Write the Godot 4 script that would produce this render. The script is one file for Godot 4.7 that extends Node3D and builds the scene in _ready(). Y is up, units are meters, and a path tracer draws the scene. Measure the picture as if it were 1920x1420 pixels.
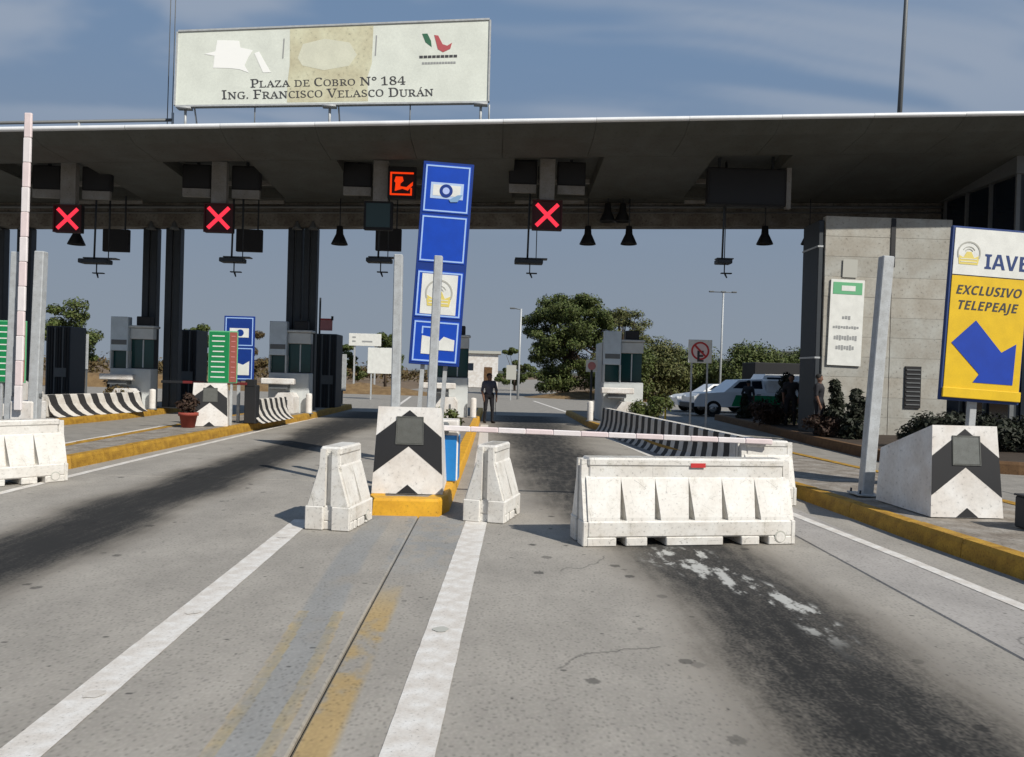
extends Node3D

var T := {}
var M := {}
var names := {}
var rng := RandomNumberGenerator.new()

# ---------------------------------------------------------------- shapes
func ns(flat := true) -> SurfaceTool:
	var st := SurfaceTool.new()
	st.begin(Mesh.PRIMITIVE_TRIANGLES)
	st.set_smooth_group(-1 if flat else 0)
	return st

func tri(st: SurfaceTool, a: Vector3, b: Vector3, c: Vector3, out: Vector3) -> void:
	# clockwise seen from outside
	if (b - a).cross(c - a).dot(out) > 0.0:
		st.add_vertex(a); st.add_vertex(c); st.add_vertex(b)
	else:
		st.add_vertex(a); st.add_vertex(b); st.add_vertex(c)

func quad(st: SurfaceTool, a: Vector3, b: Vector3, c: Vector3, d: Vector3, out: Vector3) -> void:
	tri(st, a, b, c, out)
	tri(st, a, c, d, out)

func hexa(st: SurfaceTool, p: Array) -> void:
	# eight corners: bottom ring 0..3, top ring 4..7
	var c := Vector3.ZERO
	for q in p: c += q / 8.0
	for f in [[0, 1, 2, 3], [4, 5, 6, 7], [0, 1, 5, 4], [1, 2, 6, 5], [2, 3, 7, 6], [3, 0, 4, 7]]:
		var m: Vector3 = (p[f[0]] + p[f[1]] + p[f[2]] + p[f[3]]) / 4.0
		quad(st, p[f[0]], p[f[1]], p[f[2]], p[f[3]], m - c)

func box(st: SurfaceTool, c: Vector3, s: Vector3, b := 0.0, t := Transform3D.IDENTITY) -> void:
	var h := s * 0.5
	b = minf(b, minf(h.x, minf(h.y, h.z)) * 0.9)
	if b <= 0.0:
		var p := []
		for y in [-1, 1]:
			for q in [[-1, -1], [1, -1], [1, 1], [-1, 1]]:
				p.append(t * (c + Vector3(h.x * q[0], h.y * y, h.z * q[1])))
		hexa(st, p)
		return
	var v := {}
	for x in [-1, 1]:
		for y in [-1, 1]:
			for z in [-1, 1]:
				var k := Vector3i(x, y, z)
				for a in 3:
					var q := Vector3(x * (h.x - b), y * (h.y - b), z * (h.z - b))
					q[a] = k[a] * h[a]
					v[[k, a]] = t * (c + q)
	var cc := t * c
	for a in 3:
		var e := (a + 1) % 3
		var f := (a + 2) % 3
		for s1 in [-1, 1]:
			var ks := []
			for q in [[-1, -1], [1, -1], [1, 1], [-1, 1]]:
				var k := Vector3i.ZERO
				k[a] = s1; k[e] = q[0]; k[f] = q[1]
				ks.append(v[[k, a]])
			quad(st, ks[0], ks[1], ks[2], ks[3], (ks[0] + ks[2]) * 0.5 - cc)
			for s2 in [-1, 1]:
				var k1 := Vector3i.ZERO
				var k2 := Vector3i.ZERO
				k1[a] = s1; k1[e] = s2; k1[f] = -1
				k2[a] = s1; k2[e] = s2; k2[f] = 1
				var p0: Vector3 = v[[k1, a]]
				var p2: Vector3 = v[[k2, e]]
				quad(st, p0, v[[k2, a]], p2, v[[k1, e]], (p0 + p2) * 0.5 - cc)
	for x in [-1, 1]:
		for y in [-1, 1]:
			for z in [-1, 1]:
				var k := Vector3i(x, y, z)
				var p: Vector3 = v[[k, 0]]
				tri(st, p, v[[k, 1]], v[[k, 2]], p - cc)

func prism(st: SurfaceTool, poly: PackedVector2Array, z0: float, z1: float, t := Transform3D.IDENTITY) -> void:
	# polygon in x,y pushed along z
	var ids := Geometry2D.triangulate_polygon(poly)
	var zd := (t.basis * Vector3(0, 0, 1)) * signf(z1 - z0)
	for i in range(0, ids.size(), 3):
		for w in [[z0, -zd], [z1, zd]]:
			var q := []
			for k in 3:
				var p: Vector2 = poly[ids[i + k]]
				q.append(t * Vector3(p.x, p.y, w[0]))
			tri(st, q[0], q[1], q[2], w[1])
	var cw := Geometry2D.is_polygon_clockwise(poly)
	for i in poly.size():
		var a := poly[i]
		var b := poly[(i + 1) % poly.size()]
		var n := (b - a).orthogonal() * (1.0 if cw else -1.0)
		# orthogonal() of Godot: (y, -x); outward for a clockwise ring in y-up is (-dy, dx)
		n = Vector2(-(b - a).y, (b - a).x) if cw else Vector2((b - a).y, -(b - a).x)
		quad(st, t * Vector3(a.x, a.y, z0), t * Vector3(b.x, b.y, z0), t * Vector3(b.x, b.y, z1), t * Vector3(a.x, a.y, z1), t.basis * Vector3(n.x, n.y, 0))

func tube(st: SurfaceTool, a: Vector3, b: Vector3, r0: float, r1 := -1.0, n := 10, caps := true) -> void:
	if r1 < 0.0: r1 = r0
	var d := (b - a).normalized()
	var u := d.cross(Vector3.UP if absf(d.y) < 0.9 else Vector3.RIGHT).normalized()
	var w := d.cross(u)
	for i in n:
		var a0 := TAU * i / n
		var a1 := TAU * (i + 1) / n
		var e0 := u * cos(a0) + w * sin(a0)
		var e1 := u * cos(a1) + w * sin(a1)
		quad(st, a + e0 * r0, a + e1 * r0, b + e1 * r1, b + e0 * r1, e0 + e1)
		if caps:
			tri(st, a, a + e0 * r0, a + e1 * r0, -d)
			tri(st, b, b + e0 * r1, b + e1 * r1, d)

func lathe(st: SurfaceTool, prof: Array, n := 16, at := Vector3.ZERO) -> void:
	for k in prof.size() - 1:
		var p: Vector2 = prof[k]
		var q: Vector2 = prof[k + 1]
		var o := Vector2(q.y - p.y, -(q.x - p.x))
		for i in n:
			var a0 := TAU * i / n
			var a1 := TAU * (i + 1) / n
			var e0 := Vector3(cos(a0), 0, sin(a0))
			var e1 := Vector3(cos(a1), 0, sin(a1))
			var out := (e0 + e1) * o.x + Vector3(0, o.y * 2.0, 0)
			quad(st, at + e0 * p.x + Vector3(0, p.y, 0), at + e1 * p.x + Vector3(0, p.y, 0), at + e1 * q.x + Vector3(0, q.y, 0), at + e0 * q.x + Vector3(0, q.y, 0), out)

func ring_piece(st: SurfaceTool, c: Vector2, r0: float, r1: float, a0: float, a1: float, z0: float, z1: float, n := 20) -> void:
	for i in n:
		var b0 := lerpf(a0, a1, float(i) / n)
		var b1 := lerpf(a0, a1, float(i + 1) / n)
		var p := PackedVector2Array([c + Vector2(cos(b0), sin(b0)) * r0, c + Vector2(cos(b0), sin(b0)) * r1, c + Vector2(cos(b1), sin(b1)) * r1, c + Vector2(cos(b1), sin(b1)) * r0])
		prism(st, p, z0, z1)

func disc(c: Vector2, r: float, n := 24) -> PackedVector2Array:
	var p := PackedVector2Array()
	for i in n: p.append(c + Vector2(cos(TAU * i / n), sin(TAU * i / n)) * r)
	return p

func rect(x0: float, y0: float, x1: float, y1: float) -> PackedVector2Array:
	return PackedVector2Array([Vector2(x0, y0), Vector2(x1, y0), Vector2(x1, y1), Vector2(x0, y1)])

# ---------------------------------------------------------------- objects
func numbered(called: String) -> String:
	if not names.has(called):
		names[called] = 0
		return called
	names[called] += 1
	return "%s_%03d" % [called, names[called]]

func obj(called: String, st: SurfaceTool, m: Material, parent: Node = self) -> MeshInstance3D:
	st.generate_normals()
	var o := MeshInstance3D.new()
	o.mesh = st.commit()
	o.material_override = m
	o.name = numbered(called) if parent == self else called
	parent.add_child(o, true)
	return o

func tag(o: Node, label: String, category: String, group := "") -> Node:
	o.set_meta("label", label)
	o.set_meta("category", category)
	if group: o.set_meta("group", group)
	return o

func thing(called: String, label: String, category: String, at := Vector3.ZERO, turn := 0.0, group := "") -> Node3D:
	var o := Node3D.new()
	o.name = numbered(called)
	add_child(o)
	o.position = at
	o.rotation.y = turn
	tag(o, label, category, group)
	return o

func struct(called: String, st: SurfaceTool, m: Material, parent: Node = self) -> MeshInstance3D:
	var o := obj(called, st, m, parent)
	if parent == self: o.set_meta("kind", "structure")
	return o

func copy(o: Node3D, called: String, label: String, at: Vector3, turn := 0.0) -> Node3D:
	var c: Node3D = o.duplicate()
	c.name = numbered(called)
	add_child(c)
	c.position = at
	c.rotation.y = turn
	c.set_meta("label", label)
	return c

func part_box(called: String, c: Vector3, s: Vector3, m: Material, parent: Node, b := 0.0) -> MeshInstance3D:
	var st := ns()
	box(st, c, s, b)
	return obj(called, st, m, parent)

func part_poly(called: String, poly: PackedVector2Array, z0: float, z1: float, m: Material, parent: Node) -> MeshInstance3D:
	var st := ns()
	prism(st, poly, z0, z1)
	return obj(called, st, m, parent)

func lettering(txt: String, size: float, at: Vector3, m: Material, parent: Node, serif := false, bold := false, slant := 0.0, stretch := 1.0) -> MeshInstance3D:
	var f := SystemFont.new()
	f.font_names = PackedStringArray(["Droid Serif" if serif else "Droid Sans"])
	if bold: f.font_weight = 700
	var tm := TextMesh.new()
	tm.font = f
	tm.text = txt
	tm.font_size = 64
	tm.pixel_size = size / 46.0
	tm.depth = 0.006
	tm.curve_step = 3.0
	tm.horizontal_alignment = HORIZONTAL_ALIGNMENT_CENTER
	var o := MeshInstance3D.new()
	o.mesh = tm
	o.material_override = m
	o.name = "lettering"
	parent.add_child(o, true)
	o.transform = Transform3D(Basis(Vector3(stretch, 0, 0), Vector3(slant, 1, 0), Vector3(0, 0, 1)), at)
	return o

# ---------------------------------------------------------------- materials
func lin(r: float, g: float, b: float) -> Color:
	return Color(r, g, b).linear_to_srgb()

func noise(sd: int, freq: float, oct := 4) -> FastNoiseLite:
	var n := FastNoiseLite.new()
	n.seed = sd
	n.frequency = freq
	n.noise_type = FastNoiseLite.TYPE_SIMPLEX_SMOOTH
	n.fractal_type = FastNoiseLite.FRACTAL_FBM
	n.fractal_octaves = oct
	return n

func mottle(sd: int, f0: float, f1: float, lo: float, specks := 0.0, size := 512, warm := 0.0) -> ImageTexture:
	# near-white multiplier: coarse patches, fine grain, scattered dark specks
	var a := noise(sd, f0, 4).get_seamless_image(size, size)
	var b := noise(sd + 7, f1, 3).get_seamless_image(size, size)
	a.convert(Image.FORMAT_L8); b.convert(Image.FORMAT_L8)
	var da := a.get_data()
	var db := b.get_data()
	var out := PackedByteArray()
	out.resize(size * size * 3)
	var r := RandomNumberGenerator.new()
	r.seed = sd
	for i in size * size:
		var v := lo + (1.0 - lo) * (0.62 * da[i] + 0.38 * db[i]) / 255.0
		if specks > 0.0 and db[i] < 62: v *= 1.0 - specks * (62 - db[i]) / 62.0 * 2.0
		v = clampf(v + r.randf_range(-0.03, 0.03), 0.0, 1.0)
		var w := warm * (1.0 - da[i] / 255.0)
		out[i * 3] = int(v * 255.0)
		out[i * 3 + 1] = int(v * (1.0 - w * 0.5) * 255.0)
		out[i * 3 + 2] = int(v * (1.0 - w) * 255.0)
	var im := Image.create_from_data(size, size, false, Image.FORMAT_RGB8, out)
	im.generate_mipmaps()
	return ImageTexture.create_from_image(im)

func relief(sd: int, f: float, strength: float, size := 512) -> ImageTexture:
	var a := noise(sd, f, 4).get_seamless_image(size, size)
	a.convert(Image.FORMAT_RGBA8)
	a.bump_map_to_normal_map(strength)
	return ImageTexture.create_from_image(a)

func mat(c: Color, rough := 0.8, tex := "", scale := 1.0, metal := 0.0, bump := 0.0) -> StandardMaterial3D:
	var m := StandardMaterial3D.new()
	m.albedo_color = c
	m.roughness = rough
	m.metallic = metal
	if tex:
		m.albedo_texture = T[tex]
		m.uv1_triplanar = true
		m.uv1_world_triplanar = true
		m.uv1_scale = Vector3.ONE * scale
	if bump > 0.0:
		m.normal_enabled = true
		m.normal_texture = T.grain_n
		m.normal_scale = bump
		m.uv1_triplanar = true
		m.uv1_world_triplanar = true
		m.uv1_scale = Vector3.ONE * scale
	return m

func glow(c: Color, e: float) -> StandardMaterial3D:
	var m := StandardMaterial3D.new()
	m.albedo_color = c
	m.emission_enabled = true
	m.emission = c
	m.emission_energy_multiplier = e
	return m

func make_materials() -> void:
	T.grain = mottle(11, 0.012, 0.30, 0.78, 0.22)
	T.dirty = mottle(23, 0.006, 0.05, 0.82, 0.16, 512, 0.06)
	T.worn = mottle(29, 0.01, 0.24, 0.80, 0.28, 512, 0.05)
	T.scuff = scuffed(43)
	T.plain = mottle(37, 0.008, 0.08, 0.90)
	T.patchy = mottle(51, 0.01, 0.07, 0.58, 0.35, 512, 0.10)
	T.leaf = mottle(71, 0.02, 0.2, 0.55, 0.0, 256, 0.3)
	T.streak = mottle(91, 0.008, 0.05, 0.82, 0.1, 512, 0.02)
	T.grain_n = relief(5, 0.2, 3.0)
	M.concrete = mat(lin(0.322, 0.302, 0.270), 0.92, "grain", 0.35, 0.0, 0.5)
	M.joint = mat(lin(0.05, 0.047, 0.042), 0.95)
	M.island = mat(lin(0.40, 0.375, 0.335), 0.92, "patchy", 0.5, 0.0, 0.4)
	M.kerb_yellow = mat(lin(0.62, 0.36, 0.035), 0.75, "patchy", 0.9, 0.0, 0.3)
	M.kerb_gold = mat(lin(0.78, 0.42, 0.02), 0.65, "dirty", 0.8, 0.0, 0.2)
	M.kerb_brown = mat(lin(0.20, 0.11, 0.045), 0.85, "patchy", 0.8)
	M.paint_white = mat(lin(0.74, 0.73, 0.705), 0.8, "dirty", 1.6)
	M.white = mat(lin(0.82, 0.815, 0.80), 0.6, "dirty", 0.6)
	M.white_plastic = mat(lin(0.79, 0.79, 0.765), 0.5, "scuff", 0.7)
	M.black = mat(lin(0.012, 0.0125, 0.015), 0.6, "plain", 1.0)
	M.black_matte = mat(lin(0.008, 0.008, 0.010), 0.7)
	M.stripe_black = mat(lin(0.03, 0.03, 0.032), 0.7, "dirty", 1.0)
	M.stripe_white = mat(lin(0.72, 0.71, 0.68), 0.75, "dirty", 1.0)
	M.grey_plate = mat(lin(0.13, 0.135, 0.125), 0.45, "streak", 2.0)
	M.grey_glass = mat(lin(0.20, 0.21, 0.20), 0.25, "streak", 2.0)
	M.galv = mat(lin(0.52, 0.55, 0.57), 0.5, "streak", 1.5, 0.1)
	M.dark_steel = mat(lin(0.035, 0.043, 0.052), 0.6, "plain", 1.0, 0.2)
	M.mid_steel = mat(lin(0.16, 0.17, 0.175), 0.6, "plain", 1.0, 0.2)
	M.soffit = mat(lin(0.098, 0.106, 0.100), 0.75, "dirty", 0.3)
	M.rim = mat(lin(0.80, 0.82, 0.84), 0.38, "plain", 0.4)
	M.beam = mat(lin(0.27, 0.262, 0.24), 0.9, "patchy", 0.25)
	M.hanger = mat(lin(0.30, 0.30, 0.295), 0.8, "dirty", 0.6)
	M.tower = mat(lin(0.44, 0.445, 0.415), 0.9, "dirty", 0.35, 0.0, 0.3)
	M.tower2 = mat(lin(0.46, 0.455, 0.415), 0.9, "dirty", 0.35, 0.0, 0.3)
	M.booth_wall = mat(lin(0.62, 0.65, 0.65), 0.55, "plain", 0.7)
	M.booth_panel = mat(lin(0.60, 0.69, 0.76), 0.4, "plain", 0.7)
	M.green_glass = mat(lin(0.010, 0.055, 0.052), 0.08)
	M.navy_glass = mat(lin(0.010, 0.016, 0.026), 0.08)
	M.blue = mat(lin(0.002, 0.062, 0.50), 0.45, "plain", 1.0)
	M.blue_deep = mat(lin(0.003, 0.036, 0.25), 0.5, "plain", 1.0)
	M.blue_line = mat(lin(0.35, 0.52, 0.85), 0.5)
	M.blue_cab = mat(lin(0.008, 0.20, 0.56), 0.5, "plain", 1.0)
	M.blue_arrow = mat(lin(0.002, 0.045, 0.40), 0.5, "plain", 1.0)
	M.yellow_sign = mat(lin(0.80, 0.52, 0.01), 0.5, "plain", 0.8)
	M.sign_white = mat(lin(0.80, 0.81, 0.77), 0.5, "plain", 0.8)
	M.sign_aged = mat(lin(0.74, 0.78, 0.71), 0.6, "plain", 0.25)
	M.sign_buff = mat(lin(0.68, 0.68, 0.50), 0.65, "dirty", 0.3)
	M.ink = mat(lin(0.045, 0.045, 0.05), 0.7)
	M.ink_grey = mat(lin(0.30, 0.31, 0.31), 0.7)
	M.navy_ink = mat(lin(0.012, 0.04, 0.16), 0.6)
	M.emblem_grey = mat(lin(0.42, 0.42, 0.38), 0.7)
	M.green_board = mat(lin(0.006, 0.24, 0.075), 0.5, "plain", 1.0)
	M.green_pale = mat(lin(0.12, 0.40, 0.20), 0.5)
	M.red_board = mat(lin(0.36, 0.10, 0.075), 0.6, "plain", 1.0)
	M.red_paint = mat(lin(0.50, 0.03, 0.03), 0.5)
	M.red_pale = mat(lin(0.62, 0.25, 0.24), 0.6, "plain", 1.0)
	M.boom = mat(lin(0.82, 0.77, 0.77), 0.45, "plain", 1.0)
	M.boom_red = mat(lin(0.80, 0.68, 0.68), 0.45, "plain", 1.0)
	M.terracotta = mat(lin(0.30, 0.055, 0.035), 0.8, "plain", 1.0)
	M.led_red = glow(Color(1.0, 0.22, 0.30), 1.0)
	M.led_orange = glow(Color(1.0, 0.25, 0.06), 0.8)
	M.led_dim = mat(lin(0.06, 0.006, 0.006), 0.6)
	M.led_off = mat(lin(0.025, 0.055, 0.055), 0.35)
	M.bark = mat(lin(0.09, 0.065, 0.045), 0.95, "patchy", 2.0)
	M.foliage = mat(lin(0.12, 0.19, 0.04), 0.7, "leaf", 0.8)
	M.foliage_dark = mat(lin(0.022, 0.036, 0.014), 0.7, "leaf", 0.8)
	M.foliage_pale = mat(lin(0.18, 0.23, 0.08), 0.7, "leaf", 0.8)
	M.foliage_dry = mat(lin(0.16, 0.13, 0.05), 0.8, "leaf", 0.8)
	M.foliage_red = mat(lin(0.07, 0.04, 0.028), 0.8, "leaf", 0.8)
	for k in ["foliage", "foliage_dark", "foliage_pale", "foliage_dry", "foliage_red"]:
		M[k].vertex_color_use_as_albedo = true
		M[k].backlight_enabled = true
		M[k].backlight = M[k].albedo_color * 0.5
	M.soil = mat(lin(0.26, 0.19, 0.12), 0.95, "patchy", 0.12)
	M.soil_dark = mat(lin(0.07, 0.05, 0.035), 0.95, "patchy", 0.5)
	M.car_white = mat(lin(0.78, 0.79, 0.80), 0.25)
	M.car_white.clearcoat_enabled = true
	M.car_green = mat(lin(0.008, 0.22, 0.09), 0.25)
	M.car_lime = mat(lin(0.07, 0.36, 0.05), 0.3)
	M.rubber = mat(lin(0.012, 0.012, 0.012), 0.85)
	M.chrome = mat(lin(0.5, 0.5, 0.5), 0.25, "", 1.0, 0.8)
	M.box_dark = mat(lin(0.035, 0.036, 0.04), 0.75, "plain", 1.0)
	M.hill = mat(lin(0.11, 0.12, 0.10), 0.95, "patchy", 0.01)

# ---------------------------------------------------------------- road texture
func road_texture() -> ImageTexture:
	# stains, rubber and worn paint on the concrete: x from -7 to 5 m, depth from -2 to 32 m
	var W := 1024
	var H := 2048
	var fine := noise(3, 0.5, 3).get_image(W, H); fine.convert(Image.FORMAT_L8)
	var coarse := noise(4, 0.012, 5).get_image(W, H); coarse.convert(Image.FORMAT_L8)
	var strk := noise(8, 0.055, 4)
	strk.domain_warp_enabled = true
	strk.domain_warp_amplitude = 14.0
	var st_im := strk.get_image(W, H); st_im.convert(Image.FORMAT_L8)
	var df := fine.get_data()
	var dc := coarse.get_data()
	var ds := st_im.get_data()
	var lng := noise(19, 0.10, 4).get_image(W, H / 5); lng.convert(Image.FORMAT_L8); lng.resize(W, H, Image.INTERPOLATE_CUBIC)
	var dl := lng.get_data()
	var out := PackedByteArray()
	out.resize(W * H * 3)
	var wob := noise(15, 0.35, 3)
	var r := RandomNumberGenerator.new()
	r.seed = 99
	var base := lin(0.322, 0.300, 0.266)
	for j in H:
		var z := -2.0 + 34.0 * (j + 0.5) / H
		var c1 := -4.15 - 0.02 * (z - 8.0) + wob.get_noise_1d(z) * 0.25
		var s1 := 1.1 * smoothstep(2.6, 5.6, z) * (1.0 - 0.15 * smoothstep(20.0, 30.0, z))
		var w1 := lerpf(0.44, 0.80, smoothstep(18.0, 27.0, z))
		var c2 := lerpf(2.02, 1.2, smoothstep(5.0, 16.0, z)) + wob.get_noise_1d(z + 50.0) * 0.2
		var s2 := smoothstep(-1.5, 3.0, z) * lerpf(1.0, 0.92, smoothstep(8.0, 14.0, z))
		var w2 := lerpf(0.46, 0.66, smoothstep(6.0, 12.0, z)) + 0.3 * smoothstep(17.0, 27.0, z)
		var sc := lerpf(1.78, 2.28, smoothstep(7.9, 5.6, z)) + wob.get_noise_1d(z * 3.0) * 0.12
		var s_sc := smoothstep(8.15, 7.8, z) * smoothstep(4.6, 5.7, z)
		var wsc := lerpf(0.30, 0.13, smoothstep(7.8, 5.5, z))
		var pa := lerpf(-1.09, -1.27, smoothstep(3.6, 7.8, z))
		var py := -0.765
		for i in W:
			var x := -7.0 + 12.0 * (i + 0.5) / W
			var k := j * W + i
			var f := df[k] / 255.0
			var c := dc[k] / 255.0
			var s := ds[k] / 255.0
			var rr := base.r
			var gg := base.g
			var bb := base.b
			var v := 0.95 + 0.14 * (c - 0.5) + 0.16 * (f - 0.5) + 0.06 * (s - 0.5)
			if f < 0.25: v *= 0.88
			# rubber laid down along the wheel paths, broken up by the grain of the slab
			var dk := 0.0
			var d1 := (x - c1) / w1
			if d1 > -3.2 and d1 < 3.2:
				dk = s1 * exp(-pow(absf(d1), 2.8) * 0.5) * (1.0 + 0.8 * (f - 0.5) + 0.3 * (c - 0.5))
			var d2 := (x - c2) / w2
			if d2 > -3.2 and d2 < 3.2:
				dk = maxf(dk, s2 * exp(-pow(absf(d2), 2.6) * 0.5) * (0.93 + 0.9 * (f - 0.5) + 0.5 * (s - 0.5)))
			if dk > 0.0: dk *= 0.72 + 0.56 * dl[k] / 255.0 + 0.30 * (f - 0.5) * (1.0 - absf(dk - 0.5))
			dk = clampf(dk, 0.0, 1.0)
			v *= 1.0 - 0.84 * dk
			var br := dk * (1.0 - dk) * 0.5
			rr *= 1.0 + 0.14 * br; bb *= 1.0 - 0.20 * br
			var bl := 0.0
			# bluish grey patching between the two lines in front of the nose
			if z > 3.0 and z < 9.4 and x > -1.9 and x < -0.2:
				var da := absf(x - pa)
				if da < 0.16:
					bl = 0.5 * smoothstep(0.16, 0.11, da) * smoothstep(0.3, 0.6, c + 0.25 * s)
					if da > 0.085 and z < 5.6:
						rr *= 1.0 + 0.10 * s; bb *= 1.0 - 0.22 * s
				if z > 6.3 and x > -0.95 and x < -0.32: bl = maxf(bl, 0.5 * smoothstep(6.3, 7.6, z) * smoothstep(0.30, 0.62, s))
				v *= 1.0 - 0.10 * bl
				if z < 6.7:
					var dy := absf(x - py)
					var m := smoothstep(0.115, 0.06, dy) * smoothstep(0.40, 0.62, 0.75 * c + 0.35 * s + 0.12 * smoothstep(5.8, 4.2, z)) * smoothstep(6.7, 5.4, z)
					rr = lerpf(rr, 0.69, m * 0.66); gg = lerpf(gg, 0.56, m * 0.66); bb = lerpf(bb, 0.32, m * 0.66)
			rr *= 1.0 - 0.06 * bl; bb *= 1.0 + 0.08 * bl
			# pale greyer band beside the right edge line
			if x > 3.36 and x < 4.05:
				rr *= 0.995; bb *= 1.025; v *= 1.04
			rr *= v; gg *= v; bb *= v
			# scraped white paint
			if s_sc > 0.0:
				var d3 := absf(x - sc) / wsc
				if d3 < 1.6:
					var pm := s_sc * smoothstep(0.56, 0.72, 0.55 * s + 0.5 * dl[k] / 255.0 + 0.12 * (1.0 - d3) + 0.25 * (f - 0.5))
					pm *= 0.8 * smoothstep(1.6, 0.9, d3)
					rr = lerpf(rr, 0.80, pm); gg = lerpf(gg, 0.80, pm); bb = lerpf(bb, 0.78, pm)
			out[k * 3] = clampi(int(rr * 255.0), 0, 255)
			out[k * 3 + 1] = clampi(int(gg * 255.0), 0, 255)
			out[k * 3 + 2] = clampi(int(bb * 255.0), 0, 255)
	# small dark specks: tar drops and chips
	for q in 900:
		var x := r.randi_range(2, W - 4)
		var y := r.randi_range(2, H - 4)
		var wd := r.randi_range(1, 3)
		for a in wd:
			var k2 := (y * W + x + a) * 3
			for e in 3: out[k2 + e] = int(out[k2 + e] * 0.5)
	# oil drips down the middle of the lanes
	for q in 420:
		var cx: float = (-4.1 if r.randf() < 0.5 else 1.7) + r.randfn() * 0.75
		var ix := int((cx + 7.0) / 12.0 * W)
		var iy := r.randi_range(120, H - 10)
		var rad := r.randf_range(1.0, 4.5)
		var dkn := r.randf_range(0.55, 0.85)
		for a in range(-5, 6):
			for b in range(-5, 6):
				var dd := sqrt(float(a * a) + b * b * 1.6) + r.randf() * 0.8
				if dd > rad or ix + a < 0 or ix + a >= W or iy + b < 0 or iy + b >= H: continue
				var k3 := ((iy + b) * W + ix + a) * 3
				for e in 3: out[k3 + e] = int(out[k3 + e] * dkn)
	# hairline cracks wandering across the slabs
	for q in [[-6.4, 4.2, 0.9], [-3.2, 3.4, 0.5], [0.4, 4.6, 0.8], [2.9, 3.6, 1.2], [-5.2, 7.4, 0.2], [0.6, 6.9, 0.4], [3.5, 4.4, 1.4], [-2.0, 10.2, 0.3], [1.1, 13.0, 0.2]]:
		var px: float = (q[0] + 7.0) / 12.0 * W
		var py2: float = (q[1] + 2.0) / 34.0 * H
		var dir: float = q[2]
		for e in r.randi_range(60, 170):
			dir += r.randf_range(-0.35, 0.35)
			dir = lerpf(dir, q[2], 0.08)
			px += cos(dir); py2 += sin(dir)
			var i3 := int(px)
			var j3 := int(py2)
			if i3 < 1 or i3 >= W - 1 or j3 < 0 or j3 >= H: break
			var k4 := (j3 * W + i3) * 3
			for w in 3: out[k4 + w] = int(out[k4 + w] * 0.72)
	var im := Image.create_from_data(W, H, false, Image.FORMAT_RGB8, out)
	return ImageTexture.create_from_image(im)

func scuffed(sd: int) -> ImageTexture:
	# near-white with grubby patches, rubber strokes and small chips
	var n := 512
	var im: Image = mottle(sd, 0.007, 0.06, 0.84, 0.18, n, 0.05).get_image()
	im.clear_mipmaps()
	var r := RandomNumberGenerator.new()
	r.seed = sd
	for q in 90:
		var x := r.randf() * n
		var y := r.randf() * n
		var a := r.randfn() * 0.35 + (PI * 0.5 if r.randf() < 0.3 else 0.0)
		var l := r.randf_range(6.0, 60.0)
		var d := r.randf_range(0.62, 0.90)
		var wd := r.randi_range(1, 2)
		for k in int(l):
			a += r.randf_range(-0.03, 0.03)
			x += cos(a); y += sin(a)
			if r.randf() < 0.25: continue
			for w in wd:
				var i := posmod(int(x), n)
				var j := posmod(int(y) + w, n)
				var c := im.get_pixel(i, j)
				im.set_pixel(i, j, Color(c.r * d, c.g * d, c.b * d))
	for q in 46:
		var cx := r.randi_range(0, n)
		var cy := r.randi_range(0, n)
		var rad := r.randf_range(3.0, 20.0)
		for a in range(-20, 21):
			for b in range(-20, 21):
				var d := sqrt(float(a * a) + b * b) / rad
				if d > 1.0 or r.randf() < 0.35 + 0.5 * d: continue
				var i := posmod(cx + a, n)
				var j := posmod(cy + b, n)
				var c := im.get_pixel(i, j)
				im.set_pixel(i, j, Color(c.r * 0.84, c.g * 0.83, c.b * 0.80))
	return ImageTexture.create_from_image(im)

func slab(st: SurfaceTool, x0: float, x1: float, za: float, zb: float, y := 0.0, thick := 0.12) -> void:
	# flat slab between depths za < zb with worn edges, textured in plan
	var b := 0.012
	var uv := func(x: float, d: float) -> Vector2: return Vector2((x + 7.0) / 12.0, (d + 2.0) / 34.0)
	var put := func(x: float, yy: float, d: float) -> void:
		st.set_uv(uv.call(x, d))
		st.add_vertex(Vector3(x, yy, -d))
	var q := func(p: Array) -> void:
		for i in [0, 1, 2, 0, 2, 3]: put.call(p[i][0], p[i][1], p[i][2])
	q.call([[x0 + b, y, za + b], [x0 + b, y, zb - b], [x1 - b, y, zb - b], [x1 - b, y, za + b]])
	var e := y - b
	q.call([[x0, e, za], [x0 + b, y, za + b], [x1 - b, y, za + b], [x1, e, za]])
	q.call([[x1, e, zb], [x1 - b, y, zb - b], [x0 + b, y, zb - b], [x0, e, zb]])
	q.call([[x0, e, zb], [x0 + b, y, zb - b], [x0 + b, y, za + b], [x0, e, za]])
	q.call([[x1, e, za], [x1 - b, y, za + b], [x1 - b, y, zb - b], [x1, e, zb]])
	var g := y - thick
	q.call([[x0, g, za], [x0, e, za], [x1, e, za], [x1, g, za]])
	q.call([[x1, g, zb], [x1, e, zb], [x0, e, zb], [x0, g, zb]])
	q.call([[x0, g, zb], [x0, e, zb], [x0, e, za], [x0, g, za]])
	q.call([[x1, g, za], [x1, e, za], [x1, e, zb], [x1, g, zb]])

func flat_sheet(st: SurfaceTool, x0: float, x1: float, za: float, zb: float, y: float) -> void:
	quad(st, Vector3(x0, y, -za), Vector3(x1, y, -za), Vector3(x1, y, -zb), Vector3(x0, y, -zb), Vector3.UP)

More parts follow.
